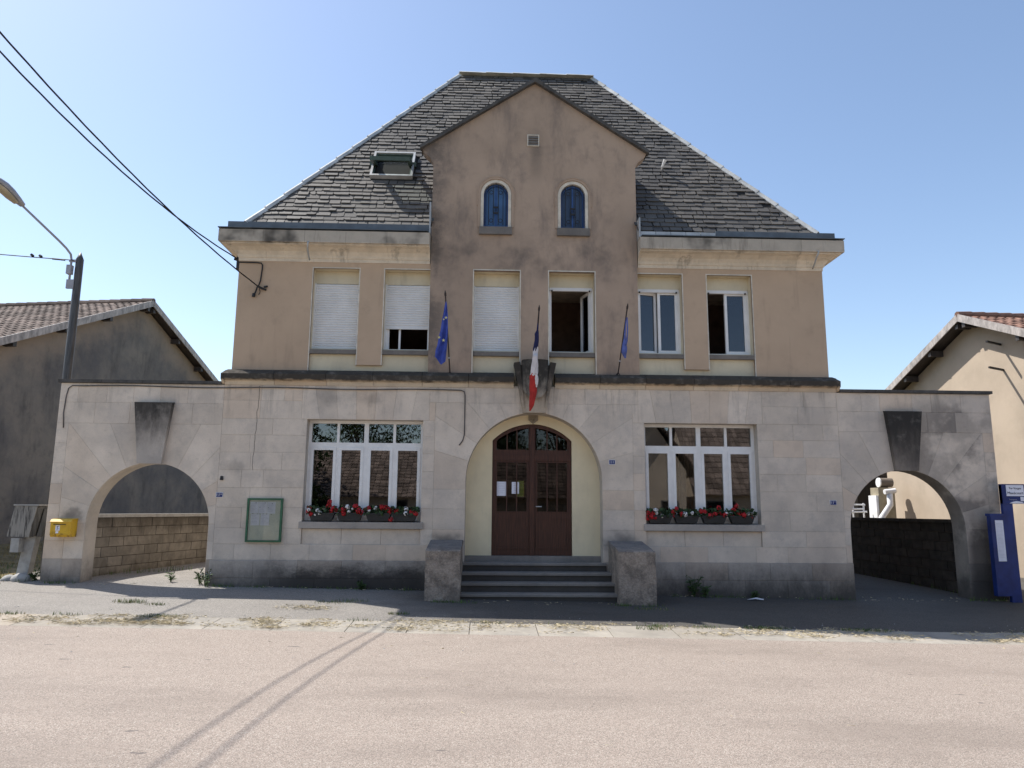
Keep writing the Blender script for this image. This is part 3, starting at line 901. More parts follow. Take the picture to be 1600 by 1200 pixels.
for s in (-1, 1):
    x0_, x1_ = (DX-dh+.1, DX-.11) if s < 0 else (DX+.11, DX+dh-.1)
    obj('pane', MB().box(x0_, x1_, .434, .44, 1.61, 2.63), M['doorglass'], door)
    obj('pane', wall(x0_-.01, x1_+.04 if s < 0 else x1_, 2.87, lambda x: darch(dh, dzs, dza)(x)-.07, .446, .452), M['doorglass'], door)
    # lattice of the glass guard
gr = MB()
for s in (-1, 1):
    x0_, x1_ = (DX-dh+.1, DX-.11) if s < 0 else (DX+.11, DX+dh-.1)
    for k in range(1, 14):
        gr.box(x0_, x1_, .4505, .4535, 1.62+k*.072, 1.625+k*.072)
obj('door_grille', gr, M['iron'], door)
obj('door_handle', MB().tube([(DX+.09, .40, 1.72), (DX+.09, .35, 1.72), (DX+.20, .35, 1.72)], .012), M['zinc'], door)
# carved shield under the arch crown
shd = MB().xz([(-.1, 3.62), (-.1, 3.50), (0, 3.42), (.1, 3.50), (.1, 3.62)][::-1], .31, .349)
shd.xz([(-.115, 3.62), (.115, 3.62), (.115, 3.645), (-.115, 3.645)], .30, .349)
shd.tube([(-.07, .305, 3.59), (.0, .3, 3.47), (.07, .305, 3.59)], .012, 5)
shd.tube([(-.06, .305, 3.5), (.05, .305, 3.6)], .01, 5)
obj('carved_shield', shd, stone_mat('small_shield_stone', (.32, .27, .2), dirt=0), hall)

# --- central crest keystone
ck = MB()
def frus(mb, pts_front, pts_back): 
    n = len(pts_front); mb.add(list(pts_front)+list(pts_back), [(i, (i+1) % n, n+(i+1) % n, n+i) for i in range(n)]+[tuple(range(n-1, -1, -1)), tuple(range(n, 2*n))])
frus(ck, [(-.235, -.12, 3.60), (.235, -.12, 3.60), (.40, -.24, 4.56), (-.40, -.24, 4.56)],
     [(-.24, .12, 3.60), (.24, .12, 3.60), (.42, .12, 4.60), (-.42, .12, 4.60)])
for s in (-1, 1):   # side volutes
    frus(ck, [(s*.21, -.16, 3.70), (s*.245, -.16, 3.70), (s*.43, -.29, 4.60), (s*.31, -.29, 4.62)],
         [(s*.21, .0, 3.70), (s*.245, .0, 3.70), (s*.43, .1, 4.62), (s*.31, .1, 4.62)])
obj('crest_keystone', ck, M['crest'], hall)
cs = MB(); N = 24; rws = 14
for j in range(rws+1):
    zf = j/rws; z = 4.66-zf*.80
    h = .265 if zf < .55 else .265*sqrt(max(0, 1-((zf-.55)/.45)**2))
    for i in range(N+1):
        u = -1+2*i/N
        x = u*h; bulge = .16*sqrt(max(0, 1-(x/.29)**2))*(1-.45*zf)*(1 if zf < .97 else .5)
        rib = .012*abs(sin(u*pi*2.5))
        cs.v.append((x, -.22+.07*zf-bulge+rib, z))
for j in range(rws):
    for i in range(N):
        k = j*(N+1)+i; cs.f.append((k, k+1, k+N+2, k+N+1)); cs.mi.append(0)
cs.add([(u*.265, -.22-.16*sqrt(max(0, 1-(u*.265/.29)**2)), 4.66) for u in [-1+2*i/N for i in range(N+1)]]+[(.265, .1, 4.69), (-.265, .1, 4.69)], [tuple(range(N+3))])
obj('crest_shield', cs, M['crest'], hall, True)

# --- steps and flanking piers
st = [(.62, -.05), (.455, -.35), (.29, -.65), (.12, -.95), (-.04, -1.25)]
for k, (z, y) in enumerate(st):
    yb = .3 if k == 0 else st[k-1][1]+.02
    xr = 1.44+.05*k; xl = -1.41
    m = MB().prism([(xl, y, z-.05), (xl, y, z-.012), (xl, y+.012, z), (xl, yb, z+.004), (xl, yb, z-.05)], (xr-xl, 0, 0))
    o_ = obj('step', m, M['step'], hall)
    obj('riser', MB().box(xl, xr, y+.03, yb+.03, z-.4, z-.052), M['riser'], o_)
obj('step_base', MB().box(-1.4, 1.45, .0, .45, -.3, .56), M['step'], hall)
def pier(x0, x1, lab, jag=0):
    zf = .92
    pr = [(-1.2, -.35), (-1.2, zf-.02), (-1.17, zf), (.0, zf+.13), (.0, -.35)]
    m = MB(); nx, nz, ny = 9, 12, 8
    bm = bpy.data.meshes.new('t')
    vs = []; 
    m.prism([(x0, y, z) for y, z in pr], (x1-x0, 0, 0))
    o_ = obj('stair_pier', m, M['pier'], hall)
    import bmesh as bmm
    b = bmm.new(); b.from_mesh(o_.data)
    bmm.ops.triangulate(b, faces=[f for f in b.faces if len(f.verts) > 4])
    bmm.ops.subdivide_edges(b, edges=b.edges[:], cuts=9, use_grid_fill=True)
    for v in b.verts:
        nn = mnoise.noise_vector(v.co*3.1)*.013 + mnoise.noise_vector(v.co*11)*.009
        edge = (abs(v.co.x-x0) < .02 or abs(v.co.x-x1) < .02) and v.co.y < -1.1
        v.co += nn*(1.6 if edge else 1)
    b.to_mesh(o_.data); b.free()
    o_['label'] = lab
    return o_
pier(-2.05, -1.41, 'weathered stair pier on the left of the steps')
pier(1.49, 2.16, 'chipped stair pier on the right of the steps')

for x_ in (-4.72, 6.0):
    obj('overflow_pipe', MB().tube([(x_, -.255, 7.10), (x_, -.27, 7.07), (x_-.02, -.2, 6.98), (x_-.02, -.07, 6.86), (x_-.02, .02, 6.80)], .018, 7), M['zinc'], hall, True)
ck_ = MB(); z_ = 4.1; pts_ = []
rc_ = random.Random(5)
while z_ > 2.35: pts_.append((-5.6+rc_.uniform(-.012, .012)-.02*(4.1-z_), -.0015, z_)); z_ -= .09
obj('wall_crack', ck_.tube(pts_, .0035, 4), M['underlay'], hall)
# --- cornice (two halves, each turning the corner)
cp = [(-.07, 6.78), (.012, 6.78), (.016, 6.845), (.035, 6.86), (.05, 6.91), (.10, 6.98), (.20, 7.04), (.30, 7.065), (.30, 7.09), (.35, 7.095), (.35, 7.35), (-.07, 7.38)]
for s in (-1, 1):
    front = [2.215, 3.1, 3.95, 4.8, 5.65, None]
    for a, b in zip(front, front[1:]):
        m = MB()
        A_ = [(s*(a+.002), .10-d, z) for d, z in cp]
        if b is None: B_ = [(s*(6.22+d), .10-d, z) for d, z in cp]
        else: B_ = [(s*(b-.002), .10-d, z) for d, z in cp]
        frus(m, A_, B_); obj('cornice_stone', m, M['cornice'], hall)
    m = MB(); frus(m, [(s*(6.22+d), .10-d+.002, z) for d, z in cp], [(s*(6.22+d), 8.1, z) for d, z in cp])
    obj('cornice_stone', m, M['cornice'], hall)
# lead gutters standing on the cornice
g = MB().box(-6.42, -2.23, -.17, -.12, 7.384, 7.55).box(-6.42, -6.37, -.12, 8.1, 7.384, 7.55)
obj('gutter_upstand', g, M['gutter'], hall)
g = MB().box(3.85, 6.42, -.17, -.12, 7.384, 7.54).box(6.37, 6.42, -.12, 8.1, 7.384, 7.54)
obj('gutter_upstand', g, M['gutter'], hall)
for s in (-1, 1):
    e_ = MB().box(min(s*6.22, s*6.59), max(s*6.22, s*6.59), -.27, 8.1, 7.382, 7.395); e_.box(min(s*2.25, s*6.22), max(s*2.25, s*6.22), -.27, -.1, 7.382, 7.395)
    obj('gutter_lip', e_, M['gutter'], hall)
obj('flashing', MB().box(-2.235, -2.205, -.2, .3, 7.36, 8.05).box(2.205, 2.235, -.2, .3, 7.36, 7.8), M['zinc'], hall)

# --- roof
EX, EY, EZ = 6.05, -.12, 7.53
RX, RY, RZ = 1.86, 4.07, 13.68
K = (RZ-EZ)/(RY-EY); LS = hypot(RZ-EZ, RY-EY)
un_ = Vector((0, -(RZ-EZ), RY-EY)).normalized(); uv_ = Vector((0, RY-EY, RZ-EZ)).normalized()
def bay_hide(x, z):   # hidden behind / inside the gabled bay
    return abs(x) < 2.2 and z < gz(x)-.05
roof = MB()
# underlay built in strips so that it stays clear of the bay
R0 = 44
for i in range(R0):
    v0, v1 = i/R0, (i+1)/R0
    z0, z1 = EZ+(RZ-EZ)*v0, EZ+(RZ-EZ)*v1; y0, y1 = EY+(RY-EY)*v0, EY+(RY-EY)*v1
    h0, h1 = EX+(RX-EX)*v0, EX+(RX-EX)*v1
    zc = (z0+z1)/2
    cut_ = 2.19 if zc < gz(2.2)-.05 else max(0, (11.0-.05-zc)/.661)
    cut_ = min(cut_, 2.19)
    if cut_ > .05:
        roof.quad((-h0, y0, z0), (-cut_, y0, z0), (-cut_, y1, z1), (-h1, y1, z1))
        roof.quad((cut_, y0, z0), (h0, y0, z0), (h1, y1, z1), (cut_, y1, z1))
    else: roof.quad((-h0, y0, z0), (h0, y0, z0), (h1, y1, z1), (-h1, y1, z1))
yb_ = 2*RY-EY
for s in (-1, 1): roof.quad((s*EX, EY, EZ), (s*EX, yb_, EZ), (s*RX, RY, RZ), (s*RX, RY, RZ+1e-4))
roof.quad((-EX, yb_, EZ), (EX, yb_, EZ), (RX, RY, RZ), (-RX, RY, RZ))
roof_o = obj('roof', roof, M['underlay'], hall)
VX0, VX1, VZ0, VZ1 = -3.71, -2.74, 9.07, 9.95     # skylight
# slates
slate_cnt = 0; rest = MB(); cand = []
def slate_shape(mb, xa, xb, ya, za, yb, zb, xa2, xb2, t=.02, lift=.02):
    n_ = un_
    a = Vector((xa, ya, za))+n_*lift; b = Vector((xb, ya, za))+n_*lift
    c = Vector((xb2, yb, zb))+n_*.004; d = Vector((xa2, yb, zb))+n_*.004
    if xb-xa > .1 and random.random() < .42:      # a bottom corner broken off
        q = random.uniform(.02, .06); sd = random.random() < .5
        e = a+(b-a)*(q/(xb-xa)) if sd else a+(b-a)*(1-q/(xb-xa))
        g = a+(d-a)*.3*random.random() if sd else b+(c-b)*.3*random.random()
        p = [e, b, c, d, g] if sd else [a, e, g, c, d]
        o2 = [v-n_*t for v in p]
        mb.add(o2+p, [(5,6,7,8,9)]+[(i, (i+1) % 5, 5+(i+1) % 5, 5+i) for i in range(5)]); return
    mb.add([a-n_*t, b-n_*t, c-n_*.003, d-n_*.003, a, b, c, d], [(4,5,6,7), (0,1,5,4), (1,2,6,5), (3,0,4,7)])
NR = 46
for r in range(NR):
    v0 = r/NR; v1 = min(1, (r+1.12)/NR)
    y0, z0 = EY+(RY-EY)*v0, EZ+(RZ-EZ)*v0; y1, z1 = EY+(RY-EY)*v1, EZ+(RZ-EZ)*v1
    h0, h1 = EX+(RX-EX)*v0, EX+(RX-EX)*v1
    x = -h0-random.uniform(0, .25)
    while x < h0:
        w = random.choice((.15, .17, .2, .22, .26, .3)); g_ = random.choice((.004, .006, .008, .03))
        a, b = max(x+g_/2, -h0), min(x+w-g_/2, h0)
        x += w
        if b-a < .03: continue
        m_ = (a+b)/2
        if abs(m_) < 2.2+.0 and z0 < gz(m_)-.0: 
            if not (abs(a) >= 2.2 or abs(b) >= 2.2): continue
            if a < -2.2 < b: b = -2.2
            elif a < 2.2 < b: a = 2.2
            if b-a < .03: continue
        zm = (z0+z1)/2
        if VX0-.04 < m_ < VX1+.04 and VZ0-.06 < zm < VZ1+.03: continue
        if random.random() < .006: continue
        jz = random.uniform(-.014, .012)-(.03 if random.random() < .04 else 0); jl = random.uniform(0, .02)-.012
        dy = jz*uv_.y; dz_ = jz*uv_.z
        a2, b2 = max(a, -h1), min(b, h1)
        if b2 <= a2: continue
        tilt = random.uniform(-.006, .006)
        mb = MB(); slate_shape(mb, a, b, y0+dy, z0+dz_, y1, z1, a2+tilt, b2+tilt, lift=.03+jl)
        cand.append((r, b-a, mb))
cand.sort(key=lambda c: (c[0], -c[1]))
for k, (r, w, mb) in enumerate(cand):
    if k < 300: obj('slate', mb, M['slate'], roof_o)
    else: rest.add(mb.v, mb.f)
kind(obj('slates', rest, M['slate'], roof_o), 'stuff')
# coarser coverings for the sides and the back
side = MB()
for s in (-1, 1):
    nS = Vector((s*(RZ-EZ), 0, EX-RX)).normalized()
    for r in range(NR):
        v0 = r/NR; v1 = min(1, (r+1.1)/NR)
        x0_ = EX+(RX-EX)*v0; x1_ = EX+(RX-EX)*v1; z0, z1 = EZ+(RZ-EZ)*v0, EZ+(RZ-EZ)*v1
        ya, yb = EY+(RY-EY)*v0, yb_-(RY-EY)*v0; ya1, yb1 = EY+(RY-EY)*v1, yb_-(RY-EY)*v1
        y = ya
        while y < yb:
            w = random.uniform(.2, .34); e_ = min(y+w-.008, yb); c, d = max(y, ya1), min(e_, yb1)
            if e_-y > .03 and d > c:
                q = [Vector((s*x0_, y, z0))+nS*.02, Vector((s*x0_, e_, z0))+nS*.02, Vector((s*x1_, d, z1))+nS*.005, Vector((s*x1_, c, z1))+nS*.005]
                side.prism(q, -nS*.012, cap=True)
            y += w
kind(obj('side_slates', side, M['slate'], roof_o), 'stuff')
# hip and ridge coverings
def cap_run(A, B, n, parent, mat, nm, w=.17, nub=True):
    A = Vector(A); B = Vector(B)
    for i in range(n):
        p = A+(B-A)*(i/n); q = A+(B-A)*((i+1.03)/n)
        d = (q-p).normalized(); up_ = Vector((0, 0, 1)); r_ = d.cross(up_).normalized(); u_ = r_.cross(d)
        L_ = []
        for k in (-1, -.5, 0, .5, 1):
            L_.append(r_*k*w*.5+u_*(.075-.075*k*k))
        m = MB()
        P0 = [p+v+u_*.012 for v in L_]; P1 = [q+v-u_*.004 for v in L_]
        vs = P0+P1+[v-u_*.012 for v in P0]+[v-u_*.012 for v in P1]
        fs = [(k, k+1, 6+k, 5+k) for k in range(4)]+[(10+k, 15+k, 16+k, 11+k) for k in range(4)]+[(k, 10+k, 11+k, k+1) for k in range(4)]
        m.add(vs, fs)
        if nub: m.beam(q+u_*.05-d*.03, q+u_*.09+d*.01, .022, .014)
        obj(nm, m, mat, parent)
for s in (-1, 1):
    cap_run((s*EX, EY, EZ-.02), (s*RX, RY, RZ-.02), 14, roof_o, M['hipzinc'], 'hip_cap', w=.13)
cap_run((-RX-.02, RY, RZ+.03), (RX+.02, RY, RZ+.03), 5, roof_o, M['hipzinc'], 'ridge_cap', w=.25, nub=False)
# bay roof and its ragged verge
br = MB()
for s in (-1, 1):
    P = [(s*2.47, .0, gz(2.47)), (0, .0, gz(0)+.02), (0, .33, gz(0)+.02), (s*2.47, .33, gz(2.47))]
    br.prism(P, (0, 0, .05))
    P = [(s*2.22, .33, gz(2.22)), (0, .33, gz(0)+.02), (0, 2.35, gz(0)+.02), (s*2.22, 1.4, gz(2.22))]
    br.prism(P, (0, 0, .05))
bro = obj('bay_roof', br, M['slate'], roof_o)
for s in (-1, 1):
    n = 14
    for i in range(n):
        a = 2.49*(1-i/n); b = 2.49*(1-(i+1)/n)-.01
        j = random.uniform(-.006, .01)
        m = MB().prism([(s*a, -.05+j, gz(a)-.01), (s*b, -.05+j, gz(b)-.01), (s*b, .12, gz(b)-.01), (s*a, .12, gz(a)-.01)], (0, 0, random.uniform(.075, .1)))
        obj('verge_slate', m, M['cap'], bro)
# eave course of pale slabs on the right of the bay
for i in range(5):
    a = 2.24+i*.32
    obj('eave_slab', MB().box(a+.004, a+.314, -.2, -.05, 7.396, 7.49), M['zinc'], hall)
# roof hook
hk = MB(); 
def rp_(x, z, off=0): return Vector((x, EY+(z-EZ)/K, z))+un_*off
hk.tube([rp_(3.08, 9.6, .0), rp_(3.08, 9.6, .10), rp_(3.14, 9.66, .24)], [.012, .02, .045], 8)
obj('roof_vent_cap', hk, M['white'], roof_o)
# --- skylight, open
sk = MB()
def sbox(mb, x0, x1, v0, v1, h0, h1):
    o0 = rp_(0, VZ0); L = (VZ1-VZ0)/uv_.z
    def P(x, v, h): return Vector((x, o0.y, o0.z))+uv_*(v*L)+un_*h
    pts = [P(x0, v0, h0), P(x1, v0, h0), P(x1, v1, h0), P(x0, v1, h0)]
    return mb.prism(pts, un_*(h1-h0))
sbox(sk, VX0, VX1, 0, .05, 0, .10); sbox(sk, VX0, VX1, .95, 1, 0, .10)
sbox(sk, VX0, VX0+.05, .05, .95, 0, .10); sbox(sk, VX1-.05, VX1, .05, .95, 0, .10)
sky_o = obj('skylight', sk, M['zinc'], roof_o)
inn_ = MB(); sbox(inn_, VX0+.05, VX0+.08, .05, .95, -.3, .06); sbox(inn_, VX1-.08, VX1-.05, .05, .95, -.3, .06)
sbox(inn_, VX0+.08, VX1-.08, .05, .08, -.3, .06); sbox(inn_, VX0+.08, VX1-.08, .92, .95, -.3, .06); sbox(inn_, VX0+.08, VX1-.08, .08, .92, -.32, -.3)
obj('skylight_lining', inn_, M['greenmetal'], sky_o)
# pivoted sash: hinged at mid height, bottom edge swung out over the slates
Ls = (VZ1-VZ0)/uv_.z
piv = rp_((VX0+VX1)/2, (VZ0+VZ1)/2, .07)
ang = radians(-43)
dv = (Matrix.Rotation(ang, 3, 'X') @ uv_); dn = (Matrix.Rotation(ang, 3, 'X') @ un_)
def pbox(mb, u0, u1, v0, v1, h0, h1):
    pts = [piv+Vector((1,0,0))*u+dv*v+dn*h0 for u, v in ((u0,v0),(u1,v0),(u1,v1),(u0,v1))]
    return mb.prism(pts, dn*(h1-h0))
hw_ = (VX1-VX0)/2-.03; hl = Ls/2+.03
sm = MB()
pbox(sm, -hw_, hw_, -hl, -hl+.11, -.045, .045); pbox(sm, -hw_, hw_, hl-.09, hl, -.03, .03)
pbox(sm, -hw_, -hw_+.09, -hl+.11, hl-.09, -.045, .045); pbox(sm, hw_-.09, hw_, -hl+.11, hl-.09, -.045, .045)
obj('skylight_sash', sm, M['greenmetal'], sky_o)
obj('skylight_pane', pbox(MB(), -hw_+.09, hw_-.09, -hl+.11, hl-.09, -.008, .008), M['clearglass'], sky_o)
obj('skylight_hinge_cover', pbox(MB(), -hw_-.08, -hw_, -.05, .05, -.05, .05), M['greenmetal'], sky_o)
obj('skylight_hinge_cover', pbox(MB(), hw_, hw_+.08, -.05, .05, -.05, .05), M['greenmetal'], sky_o)

# --- attic windows
def pocket(cx, R_, y, n=20): return [(cx+R_*cos(pi*i/n), y, 8.37+R_*sin(pi*i/n)) for i in range(n+1)]
for k, (a, b) in enumerate(att):
    cx = (a+b)/2
    def ring(mb, Ri, Ro, zb, y0, y1, n=20):
        inn = [(cx-Ri, zb)]+[(cx+Ri*cos(pi-pi*i/n), 8.37+Ri*sin(pi*i/n)) for i in range(n+1)]+[(cx+Ri, zb)]
        out = [(cx-Ro, zb)]+[(cx+Ro*cos(pi-pi*i/n), 8.37+Ro*sin(pi*i/n)) for i in range(n+1)]+[(cx+Ro, zb)]
        for i in range(len(inn)-1):
            (ax, az), (bx, bz), (c_x, cz), (dx, dz_) = inn[i], inn[i+1], out[i+1], out[i]
            mb.prism([(ax, y0, az), (dx, y0, dz_), (c_x, y0, cz), (bx, y0, bz)], (0, y1-y0, 0))
        return mb
    sr = ring(MB(), .34, .385, 7.61, .03, .06); ring(sr, .385, .40, 8.1, .02, .05)
    obj('attic_window_surround', sr, M['bay'], hall)
    lin = ring(MB(), .265, .3285, 7.62, .052, .16)
    obj('attic_window_lining', lin, M['surround'], hall)
    fw_ = ring(MB(), .215, .262, 7.66, .14, .2)
    fw_.box(cx-.262, cx+.262, .14, .2, 7.62, 7.66); fw_.box(cx-.015, cx+.015, .145, .195, 7.66, 8.58)
    fo = obj('attic_window', fw_, M['blueframe'], hall)
    obj('pane', MB().xz([(cx-.21, 7.66), (cx+.21, 7.66)]+[(cx+.21*cos(pi*i/14), 8.37+.21*sin(pi*i/14)) for i in range(15)], .168, .174), M['bluepane' if k == 0 else 'darkpane'], fo)
    gm = MB(); y = .085
    for q in (-.155, -.055, .055, .155): gm.tube([(cx+q, y, 7.68), (cx+q, y, 8.37+sqrt(.225**2-q*q))], .008, 5)
    for z_, w in ((7.80, .30), (8.28, .30)):
        gm.tube([(cx-.31, y, z_), (cx-.26, y, z_)], .006, 5); gm.tube([(cx+.26, y, z_), (cx+.31, y, z_)], .006, 5)
    gm.tube([(cx+.235*cos(pi*i/14), y, 8.37+.235*sin(pi*i/14)) for i in range(15)], .008, 5)
    gm.tube([(cx-.235, y, 7.68), (cx-.235, y, 8.37)], .008, 5); gm.tube([(cx+.235, y, 7.68), (cx+.235, y, 8.37)], .008, 5)
    for q in (-.1, .1):
        for zc, sg in ((8.42, -1), (7.78, 1)):
            gm.tube([(cx+q+.04*cos(t), y, zc+.04*sin(t)) for t in [pi*2*i/12 for i in range(13)]], .007, 5)
    gm.box(cx-.05, cx+.05, y-.008, y+.008, 8.06, 8.10).box(cx-.05, cx+.05, y-.008, y+.008, 7.93, 7.97)
    gm.box(cx-.006, cx+.006, y-.008, y+.008, 7.97, 8.06)
    for q in (pi*.28, pi*.5, pi*.72): gm.tube([(cx+.235*cos(q), y, 8.37+.235*sin(q)), (cx+.30*cos(q), y, 8.37+.30*sin(q))], .007, 5)
    obj('window_grille', gm, M['iron'], fo)
    obj('attic_window_sill', MB().box(cx-.35, cx+.35, -.02, .16, 7.44, 7.605), M['uppersill'], hall)
vt = bars(MB(), -.165, .095, 9.49, 9.76, .02, .03, .06)
vo = obj('gable_vent', vt, M['surround'], hall)
lv = MB()
for i in range(4): lv.prism([(-.145, .048, 9.51+i*.057), (-.145, .02, 9.51+i*.057), (-.145, .044, 9.56+i*.057)], (.22, 0, 0))
obj('vent_louvres', lv, M['uppersill'], vo)

# =================================================================== gateway walls
def gateway(s, lab, grp='arched gateway walls flanking the town hall'):
    t = thing('gateway_wall', lab, 'wall', (s*7.9, .2, zg(s*7.9, 0)), grp)
    cx, zc, R_ = s*7.61, 1.33, 1.19
    x0, x1 = sorted((s*6.3005, s*9.56))
    core = wall(x0+(.0 if s > 0 else .004), x1-(.004 if s > 0 else .0), -.4, 4.115, .0055, .45, [(cx-R_, cx+R_, -.4, arch(cx, zc, R_))])
    c = obj('wall_core', core, M['mortar'], t)
    Ro = 1.83
    rows_ = [(-.4, .3), (.3, .65), (.65, 1.0), (1.0, zc), (zc, 1.7), (1.7, 2.1), (2.1, 2.5), (2.5, 2.9), (2.9, 3.3), (3.3, 3.72), (3.72, 4.11)]
    # below the springing the ring is replaced by plain jamb stones
    for za, zb in rows_[:4]:
        for p, q in ((x0, cx-R_), (cx+R_, x1)):
            n = 1 if q-p < .6 else 2
            for i in range(n):
                a = p+(q-p)*i/n; b = p+(q-p)*(i+1)/n
                stone([(a, za), (b, za), (b, zb), (a, zb)], 0, .03, c, M['stone'] if za > .5 else M['plinth'])
    rx0, rx1 = max(x0, cx-1.72), min(x1, cx+1.72)
    ashlar(x0, x1, rows_[4:], c, M['stone'], rects=[(rx0, rx1, zc, 3.3)], w=(.5, .9))
    voussoirs(cx, zc, R_, rx0, rx1, 3.3, 11, c, M['stone'])
    ks = MB(); kx = s*7.64
    frus(ks, [(kx-.235, -.09, 2.50), (kx+.235, -.09, 2.50), (kx+.37, -.14, 3.72), (kx-.37, -.14, 3.72)],
         [(kx-.235, .2, 2.50), (kx+.235, .2, 2.50), (kx+.37, .2, 3.76), (kx-.37, .2, 3.76)])
    obj('keystone', ks, M['keystone' if s < 0 else 'keystone_dark'], t)
    a = x0-(.04 if s < 0 else -.06)
    L = (x1-x0)/4
    for i in range(4):
        e0 = x0+i*L-(.05 if i == 0 and s < 0 else 0); e1 = x0+(i+1)*L+(.05 if i == 3 and s > 0 else 0)
        if s < 0 and i == 3: e1 = -6.36
        if s > 0 and i == 0: e0 = 6.36
        obj('coping_stone', MB().prism([(e0+.003, -.05, 4.12), (e0+.003, -.05, 4.18), (e0+.003, .2, 4.22), (e0+.003, .5, 4.18), (e0+.003, .5, 4.12)], (e1-e0-.006, 0, 0)), M['cap'], t)
    return t
gateway(-1, 'arched stone gateway wall with the yellow letter box, left of the town hall')
gateway(1, 'arched stone gateway wall beside the blue sign, right of the town hall')

# =================================================================== boundary block walls
def block_wall(A, B, zt, th, lab, mats, nm, grp):
    A = Vector(A); B = Vector(B); d = (B-A); L = d.length; d.normalize(); nrm = Vector((-d.y, d.x))
    base = min(zg(A.x, A.y), zg(B.x, B.y))-.3
    t = thing('block_wall', lab, 'wall', (A.x, A.y, zg(A.x, A.y)))
    def P(u, w, z): return (A.x+d.x*u+nrm.x*w, A.y+d.y*u+nrm.y*w, z)
    def bx(mb, u0, u1, w0, w1, z0, z1):
        return mb.prism([P(u0, w0, z0), P(u1, w0, z0), P(u1, w1, z0), P(u0, w1, z0)], (0, 0, z1-z0))
    core = obj('wall_core', bx(MB(), .01, L-.01, .02, th-.02, base, zt-.07), M['blockmortar'], t)
    h = .205; z = zt-.07; r = 0; cnt = 0; rest_ = MB()
    while z > base+.05:
        u = 0 if r % 2 else -.22
        while u < L:
            w = .44*random.uniform(.9, 1.08)
            u0, u1 = max(0, u)+.006, min(L, u+w)-.006
            if u1-u0 > .05:
                j = random.uniform(-.006, .006)
                mb = MB()
                for side_ in (0, 1):
                    a, b = (j-.004, .025) if side_ == 0 else (th-.025, th+.004+j)
                    bx(mb, u0, u1, a, b, z-h+.008, z-.004)
                if cnt < 290 and u < 9: obj('block', mb, mats[0], core); cnt += 1
                else: rest_.add(mb.v, mb.f)
            u += w
        z -= h; r += 1
    if rest_.f: kind(obj('far_blocks', rest_, mats[0], core), 'stuff')
    n = int(L/1.0)
    for i in range(n):
        m = bx(MB(), L*i/n+.004, L*(i+1)/n-.004, -.04, th+.04, zt-.07, zt)
        obj('coping_slab', m, mats[1], t)
    return t
block_wall((-9.07, .62), (-7.2, 8.6), 1.50, .2, 'block wall with pale coping seen through the left arch', (M['block'], M['concrete']), 'l', None)
block_wall((9.25, .47), (9.05, 10.5), 1.52, .2, 'block wall coloured dark for shade, seen through the right arch', (M['blockshade'], M['blockshade']), 'r', None)

# =================================================================== neighbouring buildings
def gabled(name, lab, cat, ridge0, ridge_dir, ridge_len, wdir, half_n, half_f, zr, pitch, zbase, over, side_over, wallmat, tilemat, beam, barge, groups=None, tile_n=(60, 40), purl=5, thick=.12, near_side_tiles=True):
    """house whose gable is seen obliquely. ridge0: apex (x, y) of the verge; ridge_dir: away from the gable; wdir: along the gable"""
    r0 = Vector(ridge0+(0,)); rd = Vector(ridge_dir+(0,)).normalized(); wd = Vector(wdir+(0,)).normalized()
    t = thing(name, lab, cat, (r0.x, r0.y, zbase))
    Z = Vector((0, 0, 1))
    g0 = r0+rd*over
    wn, wf = half_n-side_over, half_f-side_over
    top = zr-.18
    poly = [g0-wd*wn+Z*(zbase-.5), g0+wd*wf+Z*(zbase-.5), g0+wd*wf+Z*(top-pitch*wf), g0+Z*top, g0-wd*wn+Z*(top-pitch*wn)]
    obj('wall', MB().prism(poly, rd*(ridge_len-over-.3)), wallmat, t)
    roof_ = MB()
    for sgn, hf in ((-1, half_n), (1, half_f)):
        e = r0+wd*sgn*hf
        P = [r0+Z*(zr-.06), e+Z*(zr-.06-pitch*hf), e+rd*ridge_len+Z*(zr-.06-pitch*hf), r0+rd*ridge_len+Z*(zr-.06)]
        roof_.prism(P, (0, 0, -.05))
    ro = obj('roof', roof_, beam, t)
    tl = MB()
    for sgn, hf in ((-1, half_n), (1, half_f)):
        ns = int(hf*hypot(1, pitch)/.33); nw = int(min(ridge_len, 22)/.26)
        for i in range(ns):
            for j in range(nw):
                a0 = hf*i/ns; a1 = hf*(i+1.12)/ns if i < ns-1 else hf*1.01
                u0 = j*.26; u1 = u0+.252
                jz = random.uniform(0, .012)
                def P(a, u, h): return r0+wd*sgn*a+rd*u+Z*(zr-.06-pitch*a+h)
                um = (u0+u1)/2
                q = [P(a0, u0, .005), P(a0, um, .04), P(a0, u1, .005), P(a1, u1, .03+jz), P(a1, um, .07+jz), P(a1, u0, .03+jz)]
                q2 = [P(a1, u0, .0), P(a1, um, .03), P(a1, u1, .0)]
                tl.add(q+q2, [(0,1,4,5), (1,2,3,4), (5,4,7,6), (4,3,8,7)])
    kind(obj('roof_tiles', tl, tilemat, ro), 'stuff')
    for k in range(int(min(ridge_len, 22)/.4)):
        a_ = r0+rd*(k*.4)+Z*(zr-.02)
        obj('ridge_tile', MB().tube([a_+Z*.0, a_+rd*.42+Z*.02], .11, 8), tilemat, ro)
    for sgn, hf in ((-1, half_n), (1, half_f)):
        obj('barge_board', MB().beam(r0-rd*.0+Z*(zr-.09), r0+wd*sgn*hf+Z*(zr-.09-pitch*hf), .03, .2), barge, t)
        for k in range(purl):
            a = hf*(k+.06)/purl+.05
            p = r0+wd*sgn*a+Z*(zr-.25-pitch*a)
            obj('purlin_end', MB().beam(p+rd*.04, p+rd*(over+.1), .12, .17), beam, t)
    return t
